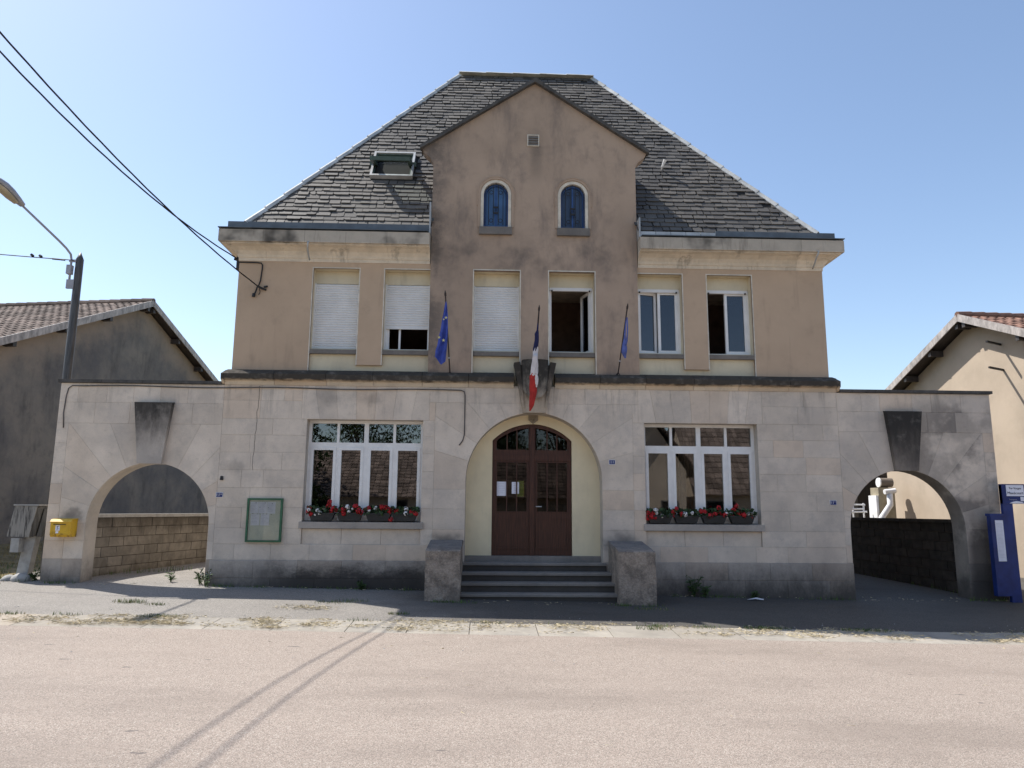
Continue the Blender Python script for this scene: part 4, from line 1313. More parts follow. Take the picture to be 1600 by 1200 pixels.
gabled('barn', 'soot-darkened grey barn with a brown tiled roof behind the left gateway', 'barn', (-12.5, 10.0), (-.985, .17), 30, (.17, .985), 9.0, 8.0, 8.65, .45, .3, .35, .6, M['barn'], M['tile_l'], M['beam'], M['palebeam'])
gabled('neighbouring_house', 'sunlit cream house with a red tiled roof and broad dark eaves behind the right gateway', 'house', (12.36, 5.0), (.998, .06), 22, (-.06, .998), 7.5, 5.05, 7.23, .433, -.1, .45, .4, M['house'], M['tile_r'], M['beam'], M['palebeam'], purl=4)
hs = bpy.data.objects['neighbouring_house']
# wall brackets of old lines on the cream gable
for i, (yy, zz) in enumerate(((3.9, 6.15), (3.9, 5.45))):
    br_ = MB().beam((12.95, yy+.2, zz), (12.3, yy-.1, zz+.02), .05, .05).beam((12.35, yy-.07, zz-.02), (12.35, yy-.07, zz+.14), .03, .03)
    obj('iron_bracket', br_, M['iron'], hs)
# lean-to shed beyond the cream house
shed = thing('open_shed', 'dark open shed with white posts of light behind the right gateway', 'shed', (14, 16, 0))
shed['label'] = 'dark open-fronted shed beyond the cream house, seen through the right arch'
obj('wall', MB().box(11.2, 19, 18.5, 18.7, -.5, 4.8).box(11.0, 11.2, 14.5, 18.7, -.5, 4.8), M['beam'], shed)
obj('roof', MB().prism([(11, 12.2, 3.9), (19, 12.2, 3.9), (19, 19, 4.9), (11, 19, 4.9)], (0, 0, .15)), M['beam'], shed)
obj('beam', MB().box(11, 19, 12.4, 12.6, 3.0, 3.85), M['beam'], shed)
obj('beam', MB().box(11, 19, 15.4, 15.6, 3.2, 3.9), M['beam'], shed)
obj('post', MB().box(12.72, 12.84, 12.42, 12.54, -.3, 2.99), M['oldwood'], shed)

# yard clutter standing in the sun
rk = thing('pipe_rack', 'rack of white plastic pipes standing in front of the dark shed', 'rack', (10.4, 9.0, zg(10.4, 9)))
zb = 1.5
obj('rack_frame', MB().tube([(10.6, 9.0, 0), (10.6, 9, 1.95)], .03, 6).tube([(10.95, 9, 0), (10.95, 9, 2.0)], .03, 6).tube([(11.3, 9, 0), (11.3, 9, 1.95)], .03, 6).tube([(10.3, 9, 1.92), (11.35, 9, 1.9)], .03, 6), M['whitejunk'], rk)
for (x_, z_, l_) in ((10.0, 2.14, .9), (10.05, 2.2, .55), (10.7, 1.66, .7), (10.5, 1.75, .8)):
    obj('pipe', MB().tube([(x_, 8.9, z_), (x_+l_, 9.0, z_+.02)], .028, 7), M['whitejunk'], rk)
obj('pipe', MB().tube([(10.1, 8.8, 2.3), (10.45, 9.0, 1.98)], .035, 7), M['whitejunk'], rk)
obj('pipe', MB().tube([(10.88, 9, 1.94), (10.88, 9, 2.3), (10.9, 9, 2.34)], .028, 7), M['whitejunk'], rk)
cb = thing('cabinet', 'plywood cabinet with a white edge against the cream house corner', 'cabinet', (11.6, 8.9, zg(11.6, 9)))
obj('cabinet_body', MB().box(11.62, 12.15, 8.6, 9.1, 0, 2.45), M['cratewood'], cb)
obj('cabinet_side', MB().box(11.54, 11.615, 8.62, 9.1, 0, 2.2), M['whitejunk'], cb)
tank = thing('grey_drum', 'small grey drum lying on top of the plywood cabinet', 'drum', (11.75, 8.85, 2.55))
obj('drum_body', MB().tube([(11.8, 8.85, 2.62), (12.2, 8.85, 2.62)], .15, 14), M['uppersill'], tank)
obj('drum_lid', MB().tube([(11.76, 8.85, 2.62), (11.798, 8.85, 2.62)], .155, 14), M['whitejunk'], tank)
dk = thing('duct_pipe', 'bent white duct pipe in front of the plywood cabinet', 'pipe', (11.7, 8.3, 0))
obj('duct', MB().tube([(11.25, 8.2, .6), (11.42, 8.2, 1.45), (11.76, 8.2, 1.9), (11.76, 8.2, 2.25)], [.09, .09, .09, .09], 14), M['whitejunk'], dk, True)
obj('duct_cap', MB().tube([(11.6, 8.2, 2.3), (11.95, 8.2, 2.34)], .08, 12), M['whitejunk'], dk)

# houses across the street (they stand in the window reflections and bounce light)
def plain_house(name, lab, x0, x1, y0, y1, zw, zr, wallm, tilem, ridge_x, wins=()):
    t = thing(name, lab, 'house', ((x0+x1)/2, (y0+y1)/2, -.2))
    m = MB()
    if ridge_x:
        ym = (y0+y1)/2
        m.prism([(x0, y0, -.5), (x0, y1, -.5), (x0, y1, zw), (x0, ym, zr-.15), (x0, y0, zw)], (x1-x0, 0, 0))
        obj('wall', m, wallm, t)
        tl = MB(); ns = 16
        for sg, ye in ((1, y1+.4), (-1, y0-.4)):
            for i in range(ns):
                for j in range(int((x1-x0+.8)/.3)):
                    f0, f1 = i/ns, (i+1.1)/ns
                    a = ym+(ye-ym)*f0; b = ym+(ye-ym)*f1
                    za = zr+(zw-.1-zr)*f0; zb_ = zr+(zw-.1-zr)*f1; xx = x0-.4+j*.3
                    tl.prism([(xx, a, za), (xx+.28, a, za), (xx+.28, b, zb_+.05), (xx, b, zb_+.05)], (0, 0, random.uniform(.03, .06)))
    else:
        xm = (x0+x1)/2
        m.prism([(x0, y0, -.5), (x1, y0, -.5), (x1, y0, zw), (xm, y0, zr-.15), (x0, y0, zw)], (0, y1-y0, 0))
        obj('wall', m, wallm, t)
        tl = MB(); ns = 16
        for xe in (x0-.6, x1+.6):
            for i in range(ns):
                for j in range(int((y1-y0+1.2)/.3)):
                    f0, f1 = i/ns, (i+1.1)/ns
                    a = xm+(xe-xm)*f0; b = xm+(xe-xm)*f1
                    za = zr+(zw-.3-zr)*f0; zb_ = zr+(zw-.3-zr)*f1; yy = y0-.6+j*.3
                    tl.prism([(a, yy, za), (a, yy+.28, za), (b, yy+.28, zb_+.05), (b, yy, zb_+.05)], (0, 0, random.uniform(.04, .07)))
    r_ = obj('roof', tl, tilem, t)
    for (a, b, z0, z1) in wins:
        w_ = obj('window', bars(MB(), a, b, z0, z1, .07, y1+.005, y1+.05), M['oldwood'], t)
        obj('pane', MB().box(a+.07, b-.07, y1+.006, y1+.02, z0+.07, z1-.07), M['underlay'], w_)
    return t
plain_house('farmhouse', 'low farmhouse with a mossy tiled roof across the street behind the camera', -13, 3.2, -30, -23, 2.3, 5.0, M['house'], M['tile_l'], True, [(-10, -9, .9, 2.1), (-6, -5, .9, 2.1), (-2, -1, .9, 2.1)])
plain_house('gabled_house', 'narrow cream gabled house across the street behind the camera', 5.4, 9.4, -32, -23, 3.7, 6.9, M['house'], M['tile_l'], False, [(8.0, 8.9, .8, 2.2)])
plain_house('house', 'cream house with a dark tiled roof across the street, beside the narrow gabled one', 10.6, 19, -33, -25, 2.6, 7.5, M['house'], M['tile_l'], True, [(11.0, 12.6, 0, 2.2)])
plain_house('barn', 'long soot-dark barn across the street behind the camera', 21, 36, -33, -24, 5.0, 9.5, M['barn'], M['tile_r'], True)
# =================================================================== trees across the street
def tree(x, y, h, r, lab, seed, n=3500, low=.45):
    rnd = random.Random(seed)
    t = thing('tree', lab, 'tree', (x, y, zg(x, y)))
    tr = MB().tube([(x, y, -.4), (x+.1, y, h*.3), (x, y+.1, h*.62)], [.28, .2, .1], 9)
    cl = []
    for i in range(16):
        a = rnd.uniform(0, 2*pi); rr = r*rnd.uniform(.3, .75); zz = h*rnd.uniform(low, .92)
        c = Vector((x+cos(a)*rr, y+sin(a)*rr, zz)); cl.append((c, r*rnd.uniform(.3, .5)))
        tr.tube([(x, y, h*rnd.uniform(.25, .5)), ((x+c.x)/2, (y+c.y)/2, zz*.8), c], [.08, .05, .015], 5)
    obj('trunk', tr, M['bark'], t)
    lf = MB()
    for i in range(n):
        c, R_ = cl[i % len(cl)]
        d = Vector((rnd.gauss(0, 1), rnd.gauss(0, 1), rnd.gauss(0, 1))).normalized()*R_*rnd.random()**.4
        p = c+d; s_ = rnd.uniform(.08, .16)
        u = Vector((rnd.gauss(0, 1), rnd.gauss(0, 1), rnd.gauss(0, 1))).normalized(); v = u.orthogonal().normalized()
        lf.quad(p-u*s_, p-v*s_*.5, p+u*s_, p+v*s_*.5)
    obj('crown', lf, M['treeleaf'], t)
tree(-11.6, -20.3, 8.5, 3.0, 'tall leafy tree across the street beside the farmhouse', 3, 9000, .15)
tree(-1.6, -35, 12.5, 4.2, 'broad leafy tree rising behind the low farmhouse', 9, 9000)
tree(-9.5, -36, 11, 3.6, 'leafy tree behind the left end of the low farmhouse', 12, 7000)
tree(3.9, -33, 10, 3.4, 'leafy tree behind the gap between the houses across the street', 5)

# =================================================================== street lamp on its wooden pole
lp = thing('street_lamp', 'grey street lamp on a curved arm fixed to a dark wooden pole', 'street lamp', (-9.92, .8, zg(-9.92, .8)))
px_, py_ = -9.92, .8
pz = MB(); n = 12
zs = [-.2, 3.5, 6.98, 7.14]; rs = [.105, .09, .078, .012]
pz.tube([(px_, py_, z) for z in zs], rs, n)
obj('pole', pz, M['pole'], lp, True)
ax_ = px_-.15
arm = [(ax_, py_-.05, 6.35), (ax_, py_-.05, 6.95), (ax_-.012, py_-.08, 7.07), (ax_-.06, py_-.19, 7.17), (ax_-.13, py_-.34, 7.27), (-10.56, -.36, 7.74)]
obj('arm', MB().tube(arm, .024, 8), M['lampgrey'], lp, True)
d_ = (Vector(arm[-1])-Vector(arm[-2])).normalized()
h0 = Vector(arm[-1])-d_*.05
prof = [(0, .02), (.02, .075), (.15, .11), (.35, .15), (.52, .155), (.66, .12), (.74, .05), (.76, .01)]
r_ = d_.cross(Vector((0, 0, 1))).normalized(); u_ = r_.cross(d_)
hd = MB(); nn = 16
for s_, w in prof:
    for k in range(nn):
        a = 2*pi*k/nn
        hd.v.append(tuple(h0+d_*s_+r_*cos(a)*w+u_*(sin(a)*w*(.75 if sin(a) > 0 else .35))))
for i in range(len(prof)-1):
    for k in range(nn):
        hd.f.append((i*nn+k, i*nn+(k+1) % nn, (i+1)*nn+(k+1) % nn, (i+1)*nn+k)); hd.mi.append(0)
lh = obj('lamp_head', hd, M['lampgrey'], lp, True)
ln = MB()
for s_, w in ((.14, .07), (.3, .115), (.48, .125), (.6, .10), (.68, .05)):
    for k in range(9):
        a = pi+pi*k/8
        ln.v.append(tuple(h0+d_*s_+r_*cos(a)*w+u_*(-.055+sin(a)*w*.4)))
for i in range(4):
    for k in range(8): ln.f.append((i*9+k, i*9+k+1, (i+1)*9+k+1, (i+1)*9+k)); ln.mi.append(0)
obj('lens', ln, M['lamplens'], lh, True)
obj('junction_box', MB().box(ax_-.05, ax_+.05, py_-.13, py_-.02, 6.62, 6.82), M['lampgrey'], lp)
obj('clamp', MB().box(ax_-.04, ax_+.12, py_-.09, py_-.04, 6.3, 6.5), M['lampgrey'], lp)
obj('clamp', MB().box(ax_-.03, ax_+.12, py_-.09, py_-.04, 6.9, 6.95), M['lampgrey'], lp)
# line running left from the pole
lw = thing('overhead_wire', 'thin overhead wire running left from the lamp pole', 'wire', (-10.05, .7, 6.95))
def caten(A, B, sag, n=40):
    A = Vector(A); B = Vector(B)
    return [A+(B-A)*(i/n)-Vector((0, 0, 4*sag*(i/n)*(1-i/n))) for i in range(n+1)]
obj('wire', MB().tube(caten((-10.0, .7, 6.93), (-26, 3.2, 9.6), .25), .011, 6), M['cable'], lw)
obj('tension_clamp', MB().tube([(-10.2, .73, 6.94), (-10.5, .78, 6.98)], .02, 6).tube([(-10.75, .8, 7.03), (-10.8, .81, 7.06)], .03, 6).tube([(-10.95, .83, 7.05), (-11.0, .84, 7.09)], .03, 6), M['cable'], lw)

# =================================================================== utility pole behind the camera + service cables
up_o = thing('utility_pole', 'tall wooden utility pole across the road behind the camera', 'pole', (-11.1, -17.9, zg(-11.1, -17.9)))
obj('pole', MB().tube([(-11.1, -17.9, -.5), (-11.1, -17.9, 17.6)], [.2, .11], 10), M['pole'], up_o, True)
obj('bracket', MB().box(-11.3, -10.85, -17.88, -17.78, 15.7, 15.85), M['iron'], up_o)
c1 = thing('service_cable', 'twisted service cable ending on the hooks at the left of the beige wall', 'cable', (-5.72, .0, 6.18))
def twisted(A, B, sag, rad, tw, n=260):
    base_ = caten(A, B, sag, n); m = MB()
    for ph in (0, 2*pi/3, 4*pi/3):
        m.tube([p+Vector((cos(i*tw+ph), 0, sin(i*tw+ph)))*rad for i, p in enumerate(base_)], rad*.95, 5)
    return m
obj('cable', twisted((-5.78, .02, 6.21), (-10.9, -17.8, 15.79), 1.74, .0075, .22), M['cable'], c1)
c2 = thing('service_cable', 'overhead cable ending under the left corner of the cornice', 'cable', (-6.25, .1, 6.85))
obj('cable', twisted((-6.27, .12, 6.83), (-11.26, -17.8, 17.12), 2.47, .0075, .22), M['cable'], c2)
hk = thing('cable_bracket', 'dark cable anchor hooks on the beige wall near its left corner', 'bracket', (-5.78, .09, 6.2))
obj('hook', MB().tube([(-5.78, .02, 6.21), (-5.7, .05, 6.17), (-5.62, .09, 6.15)], .022, 6).tube([(-5.66, .05, 6.2), (-5.6, .09, 6.23)], .02, 6), M['iron'], hk)
obj('cable_end', MB().tube([(-5.79, .03, 6.2), (-5.83, .06, 6.1), (-5.86, .07, 6.03)], .018, 6).tube([(-5.86, .06, 6.06), (-5.87, .06, 5.99)], .035, 8).tube([(-5.75, .04, 6.17), (-5.74, .07, 6.1), (-5.77, .08, 6.04)], .009, 5), M['cable'], hk)
an = thing('cable_bracket', 'dark cable anchor on the wall edge under the left cornice corner', 'bracket', (-6.25, .2, 6.8))
obj('anchor_plate', MB().box(-6.29, -6.222, .12, .26, 6.62, 6.92), M['iron'], an)
obj('anchor_bolt', MB().tube([(-6.34, .12, 6.83), (-6.24, .14, 6.8)], .03, 6), M['iron'], an)
dc = thing('wall_cable', 'black cable looping over the beige wall between the two anchors', 'cable', (-6.2, .09, 6.76))
obj('cable', MB().tube([(-6.23, .13, 6.73), (-6.2, .085, 6.745), (-5.85, .08, 6.74), (-5.76, .08, 6.73), (-5.73, .08, 6.69), (-5.73, .08, 6.6), (-5.75, .08, 6.35), (-5.78, .05, 6.2)], .014, 6), M['cable'], dc, True)
wc = thing('wall_cable', 'thin grey cable running under the string course from the left gateway to the door arch', 'cable', (-9.4, -.02, 3.2))
pts = [(-9.42, -.012, 3.2), (-9.45, -.012, 3.5), (-9.43, -.012, 3.85), (-9.40, -.012, 4.0), (-9.33, -.012, 4.055)]
x = -9.1
while x < -1.6: pts.append((x, -.014-(.0 if x < -6.3 else .012), 4.055+.012*sin(x*2.1)-.0)); x += .35
pts += [(-1.5, -.03, 4.055), (-1.44, -.03, 4.03), (-1.42, -.02, 3.96), (-1.42, -.014, 3.5), (-1.42, -.014, 3.15), (-1.45, -.014, 3.03), (-1.52, -.014, 2.93)]
obj('cable', MB().tube(pts, .011, 6), M['leadcable'], wc, True)

# =================================================================== wall fittings
mb_ = thing('letter_box', 'yellow wall letter box on the left gateway pier', 'letter box', (-9.15, -.1, 1.08))
x0, x1, y0, y1, z0, z1 = -9.33, -8.95, -.24, -.002, 1.07, 1.40
body = MB().prism([(x0, y0, z0+.04), (x0, y0, z1-.05), (x0, y0+.03, z1-.01), (x0, y1, z1), (x0, y1, z0), (x0, y0+.04, z0)], (x1-x0, 0, 0))
obj('body', body, M['yellow'], mb_)
obj('hood', MB().prism([(x0-.01, y0-.02, z1-.055), (x0-.01, y0-.02, z1-.04), (x0-.01, y0+.03, z1+.008), (x0-.01, y1, z1+.02), (x0-.01, y1, z1+.005), (x0-.01, y0+.03, z1-.007)], (x1-x0+.02, 0, 0)), M['yellow'], mb_)
obj('slot', MB().box(x0+.05, x1-.09, y0-.004, y0+.01, z1-.10, z1-.085), M['mailgrey'], mb_)
obj('door_panel', bars(MB(), x0+.03, x1-.03, z0+.055, z1-.12, .006, y0-.004, y0+.004), M['yellow'], mb_)
obj('notice', MB().box(x0+.10, x0+.18, y0-.003, y0, z0+.12, z0+.22), M['paper'], mb_)
obj('notice', MB().box(x0+.11, x0+.16, y0-.003, y0, z0+.07, z0+.11), M['paper'], mb_)
text_mesh('S', .09, M['plateblue'], (x0+.14, y0-.004, z0+.17), mb_, 'emblem')

ub = thing('meter_box', 'streaked meter box on a leaning concrete post left of the gateway', 'meter box', (-10.1, .3, .25))
lean = .12
obj('post', MB().prism([(-10.2, .25, .1), (-9.98, .25, .1), (-9.98+.0, .42, .1), (-10.2, .42, .1)], (lean, 0, 1.02)), M['concrete'], ub)
obj('box', MB().prism([(-10.36, .12, 1.06), (-9.93, .12, 1.05), (-9.93, .5, 1.05), (-10.36, .5, 1.06)], (.1, 0, .6)), M['oldbox'], ub)
obj('lid', MB().box(-10.28, -9.79, .1, .52, 1.66, 1.685), M['concrete'], ub)
obj('side_panel', MB().prism([(-9.925, .14, 1.06), (-9.86, .2, 1.07), (-9.86, .48, 1.07), (-9.925, .48, 1.06)], (.1, 0, .56)), M['oldwood'], ub)
obj('side_panel', MB().prism([(-9.84, .22, 1.05), (-9.76, .26, 1.08), (-9.76, .48, 1.08), (-9.84, .48, 1.05)], (.1, 0, .55)), M['oldwood'], ub)
obj('fuse_box', MB().box(-10.24, -10.08, .08, .245, .76, 1.03), M['concrete'], ub)
def rock(mb, c, r, seed, sq=.7):
    rnd = random.Random(seed); n, m = 9, 6
    vs = []; fs = []
    for j in range(m+1):
        t_ = pi*j/m
        for i in range(n):
            p = Vector((sin(t_)*cos(2*pi*i/n), sin(t_)*sin(2*pi*i/n), cos(t_)*sq))
            k = 1+.25*mnoise.noise(p*1.5+Vector((seed, 0, 0)))
            vs.append(Vector(c)+p*r*k)
    for j in range(m):
        for i in range(n): fs.append((j*n+i, j*n+(i+1) % n, (j+1)*n+(i+1) % n, (j+1)*n+i))
    return mb.add(vs, fs)
obj('base_stone', rock(rock(MB(), (-10.22, .12, .24), .14, 2), (-9.98, .1, .25), .17, 4), M['concrete'], ub, True)

nb = thing('notice_board', 'green-framed notice board with pinned sheets beside the left window', 'notice board', (-5.32, -.03, 1.4))
X0, X1, Z0, Z1 = -5.67, -4.98, .99, 1.84
obj('frame', bars(MB(), X0, X1, Z0, Z1, .035, -.07, -.002), M['greenframe'], nb)
obj('backing', MB().box(X0+.034, X1-.034, -.035, -.004, Z0+.034, Z1-.034), M['boardface'], nb)
for i in range(3): obj('sheet', MB().box(X0+.06+i*.165, X0+.218+i*.165, -.039-.001*(i % 2), -.036, Z1-.3, Z1-.075), M['paper'], nb)
for i in range(2): obj('sheet', MB().box(X0+.08+i*.19, X0+.25+i*.19, -.041, -.036, Z1-.53, Z1-.31), M['paper'], nb)
pm = MB()
for i in range(3):
    for j in range(6):
        y_ = Z1-.11-j*.028; w = random.uniform(.06, .12)
        pm.box(X0+.075+i*.165, X0+.075+i*.165+w, -.0425, -.0415, y_-.003, y_)
for i in range(2):
    for j in range(6):
        y_ = Z1-.34-j*.028; w = random.uniform(.08, .13)
        pm.box(X0+.1+i*.19, X0+.1+i*.19+w, -.0425, -.0415, y_-.003, y_)
obj('print', pm, simple('faint_print', (.4, .4, .48), .8), nb)
pm = MB()
for px2, pz2 in ((.12, .085), (.3, .085), (.44, .1), (.2, .17), (.37, .18), (.07, .29), (.16, .3), (.21, .3), (.27, .3), (.34, .3), (.43, .31)):
    pm.box(X0+.04+px2, X0+.052+px2, -.046, -.041, Z1-pz2-.012, Z1-pz2)
obj('pin', pm, M['print'], nb)
obj('glass', MB().box(X0+.035, X1-.035, -.056, -.053, Z0+.035, Z1-.035), glass('board_glass', .0, (.97, .98, .97)), nb)

def plate(x, z, w, h, txt, lab, small=None):
    t = thing('house_number', lab, 'number plate', (x, -.005, z))
    obj('plate', MB().box(x-w/2, x+w/2, -.010, -.003, z-h/2, z+h/2), M['platewhite'], t)
    obj('plate_face', MB().box(x-w/2+.008, x+w/2-.008, -.013, -.0101, z-h/2+.008, z+h/2-.008), M['plateblue'], t)
    text_mesh(txt, h*.85, M['platewhite'], (x-(.025 if small else 0), -.014, z), t, 'digits')
    if small: text_mesh(small, h*.38, M['platewhite'], (x+.035, -.014, z+.012), t, 'suffix')
plate(1.585, 2.62, .13, .10, '11', 'blue number plate reading 11 beside the door arch')
plate(-6.245, 1.90, .14, .10, '11', 'blue number plate with a suffix near the left gateway', 'B')
plate(6.09, 1.845, .14, .10, '11', 'blue number plate with a suffix near the right gateway', 'T')
vd = thing('wall_fitting', 'tiny dark fitting on the stone above the left number plate', 'fitting', (-6.22, -.01, 2.22))
obj('fitting', MB().xz([(-6.25, 2.19), (-6.19, 2.19), (-6.2, 2.27), (-6.24, 2.27)], -.04, -.002), M['iron'], vd)
for i, (x_, z_, w_, h_, lab) in enumerate(((-.64, 2.08, .21, .29, 'larger white sheet taped inside the door glass, left of the other'), (-.36, 2.1, .15, .24, 'smaller white sheet taped inside the door glass, right of the other'))):
    t = thing('paper_sheet', lab, 'paper', (x_, .43, z_))
    obj('sheet', MB().box(x_-w_/2, x_+w_/2, .4285, .4315, z_-h_/2, z_+h_/2), M['paper'], t)
    pm = MB()
    for j in range(6): pm.box(x_-w_/2+.03, x_+w_/2-random.uniform(.03, .08), .427, .4283, z_+h_/2-.04-j*.035, z_+h_/2-.036-j*.035)
    obj('print', pm, bpy.data.materials['faint_print'], t)

# blue bus-stop sign
bs = thing('bus_stop_sign', 'blue bus stop sign with a tall timetable panel at the end of the right gateway', 'sign', (9.6, -.25, zg(9.6, -.2)))
sy = -.25; zb = zg(9.6, -.2)-.02
obj('post', MB().box(9.42, 9.62, sy-.03, sy+.05, zb, 2.22), M['signblue'], bs)
obj('timetable_case', MB().box(9.12, 9.42, sy-.06, sy+.06, .05, 1.60).box(9.10, 9.44, sy-.07, sy+.07, 1.60, 1.65), M['signblue'], bs)
tp = obj('timetable', MB().box(9.20, 9.36, sy-.066, sy-.061, .72, 1.52), M['paper'], bs)
pm = MB()
for j in range(26): pm.box(9.215, 9.345-random.uniform(0, .03), sy-.069, sy-.067, .8+j*.026, .804+j*.026)
obj('print', pm, bpy.data.materials['faint_print'], bs)
obj('head_panel', MB().box(9.42, 9.98, sy-.05, sy+.05, 1.85, 2.24), M['signblue'], bs)
obj('name_plate', MB().box(9.50, 9.86, sy-.058, sy-.051, 2.0, 2.22), M['paper'], bs)
text_mesh('Ter Vosges', .055, M['print'], (9.68, sy-.06, 2.155), bs, 'lettering')
text_mesh('Maxécourt', .075, M['print'], (9.68, sy-.06, 2.06), bs, 'lettering')
text_mesh('Transport', .04, bpy.data.materials['faint_print'], (9.62, sy-.054, 1.93), bs, 'lettering')
obj('small_emblem', MB().box(9.78, 9.85, sy-.056, sy-.051, 1.9, 1.985), M['paper'], bs)
obj('curved_stripe', MB().xz([(9.54+.32*i/10, 1.856+.045*sin(pi*i/10)) for i in range(11)], sy-.056, sy-.051), M['paper'], bs)

# =================================================================== flags
def drape(mb, rows_, y, folds, amp, n=14, ycone=None):
    """rows_: list of (z, xl, xr); cloth hanging with vertical folds"""
    o = len(mb.v); R_ = len(rows_)
    for j, (z, xl, xr) in enumerate(rows_):
        for i in range(n+1):
            u = i/n
            a = amp*(xr-xl)/.25
            mb.v.append((xl+(xr-xl)*u, (ycone(z) if ycone else y)+a*sin(u*folds*pi+j*.15), z+.02*sin(u*5+j)))
    for j in range(R_-1):
        for i in range(n):
            k = o+j*(n+1)+i; mb.f.append((k, k+1, k+n+2, k+n+1)); mb.mi.append(0)
    return mb
def interp(rows_, n):
    out = []
    for j in range(n+1):
        t_ = j/n*(len(rows_)-1); k = min(int(t_), len(rows_)-2); f_ = t_-k
        out.append(tuple(rows_[k][m]*(1-f_)+rows_[k+1][m]*f_ for m in range(3)))
    return out
def flag_pole(t, base, top, finial=True):
    base = Vector(base); top = Vector(top)
    obj('flag_pole', MB().tube([base, top], .014, 8), M['flagpole'], t)
    obj('finial', MB().tube([top, top+(top-base).normalized()*.05, top+(top-base).normalized()*.12], [.02, .022, .003], 8), M['flagpole'], t)
    rg = [(base.x+.035*cos(a), base.y+.0, base.z-.03+.035*sin(a)) for a in [2*pi*i/12 for i in range(13)]]
    obj('ring_holder', MB().tube(rg, .010, 6).tube([base, (base.x, .06, base.z-.02)], .012, 6), M['iron'], t)
    p = base+(top-base)*.2
    obj('clip', MB().tube([p-Vector((.0, 0, .015)), p+Vector((0, 0, .02))], .02, 6), M['zinc'], t)
def solid(o, th=.002):
    m = o.modifiers.new('thickness', 'SOLIDIFY'); m.thickness = th; return o
t = thing('flag', 'blue flag with yellow stars hanging left of the keystone shield', 'flag', (-1.74, .0, 4.42), 'flags on tilted poles above the string course')
flag_pole(t, (-1.74, -.03, 4.42), (-1.815, -.88, 5.80))
rw = interp([(5.70, -1.81, -1.79), (5.45, -1.86, -1.765), (5.2, -1.90, -1.76), (4.95, -1.95, -1.765), (4.72, -2.0, -1.785), (4.60, -2.01, -1.80)], 26)
ef = drape(MB(), rw, -.8, 3.2, .045, ycone=lambda z: -.62-.22*(z-4.5)/1.2)
# ragged pointed hem
for i in range(15): 
    x_, y_, z_ = ef.v[-15+i]; u = i/14; ef.v[-15+i] = (x_, y_, z_-.13*(1-abs(u-.6)/.6))
obj('cloth', ef, M['flagblue'], t, True); solid(bpy.data.objects[-1] if False else t.children[-1])
sm_ = MB()
def star(mb, cx, cy, cz, r_):
    mb.prism([(cx+(r_ if k % 2 == 0 else r_*.42)*sin(pi*k/5), cy, cz+(r_ if k % 2 == 0 else r_*.42)*cos(pi*k/5)) for k in range(10)], (0, .004, 0))
for cx, cy, cz, r_ in ((-1.795, -.885, 5.36, .032), (-1.925, -.80, 4.98, .032), (-1.84, -.77, 4.93, .036), (-1.84, -.86, 5.33, .022)): star(sm_, cx, cy, cz, r_)
obj('star', sm_, M['star'], t)

t = thing('flag', 'furled blue, white and red flag in front of the keystone shield', 'flag', (.0, -.35, 4.3), 'flags on tilted poles above the string course')
flag_pole(t, (.0, -.33, 4.50), (.03, -.92, 5.52))
def twist(rows_, y, mat, nm, par, seed):
    """gathered cloth: closed fluted column; rows_ = (z, cx, half width)"""
    m = MB(); n = 18; rows2 = interp(rows_, 22)
    for j, (z, cx, hw) in enumerate(rows2):
        for i in range(n):
            a = 2*pi*i/n; k = 1+.28*sin(4*a+j*.35+seed)+.12*sin(7*a+seed*2+j*.2)
            m.v.append((cx+cos(a)*hw*k, y(z)+sin(a)*hw*.7*k, z))
    for j in range(22):
        for i in range(n): m.f.append((j*n+i, j*n+(i+1) % n, (j+1)*n+(i+1) % n, (j+1)*n+i)); m.mi.append(0)
    m.f.append(tuple(range(n))); m.mi.append(0); m.f.append(tuple(range(22*n, 23*n))); m.mi.append(0)
    return obj(nm, m, mat, par, True)
yf_ = lambda z: max(-.86, -.50-.35*(z-4.3)/1.2)-(.08 if z < 4.7 else 0)
twist([(5.42, .025, .010), (5.3, .02, .013), (5.17, .012, .015), (5.10, .0, .042), (4.98, .0, .036), (4.80, -.02, .04), (4.75, -.02, .032)], yf_, M['flagnavy'], 'blue_cloth', t, 1)
twist([(4.85, -.005, .03), (4.77, -.02, .045), (4.6, -.03, .052), (4.45, -.035, .06), (4.33, -.045, .06), (4.27, -.05, .055)], yf_, M['flagwhite'], 'white_cloth', t, 2)
twist([(4.33, -.05, .045), (4.25, -.06, .068), (4.12, -.055, .068), (4.0, -.05, .06), (3.85, -.065, .05), (3.7, -.085, .04), (3.6, -.11, .012)], yf_, M['flagred'], 'red_cloth', t, 3)
twist([(4.30, .0, .02), (4.22, .01, .028), (4.12, .012, .024), (4.05, .01, .01)], lambda z: yf_(z)-.06, M['flagwhite'], 'white_cloth', t, 5)

t = thing('flag', 'small faded blue flag knotted round its pole right of the keystone shield', 'flag', (1.74, .0, 4.46), 'flags on tilted poles above the string course')
flag_pole(t, (1.735, -.03, 4.45), (1.80, -.80, 5.62))
yg = lambda z: -.82+.1*(5.4-z)
twist([(5.45, 1.79, .008), (5.3, 1.775, .012), (5.15, 1.762, .015), (5.02, 1.755, .018), (4.93, 1.752, .03), (4.85, 1.748, .042), (4.76, 1.742, .046), (4.70, 1.75, .034), (4.64, 1.765, .016)], lambda z: yg(z)+.06, M['flagpale'], 'cloth', t, 4)
twist([(5.45, 1.80, .008), (5.25, 1.807, .010), (5.1, 1.805, .012), (4.98, 1.785, .022), (4.9, 1.77, .02)], lambda z: yg(z)+.04, M['flagpale'], 'cloth', t, 7)

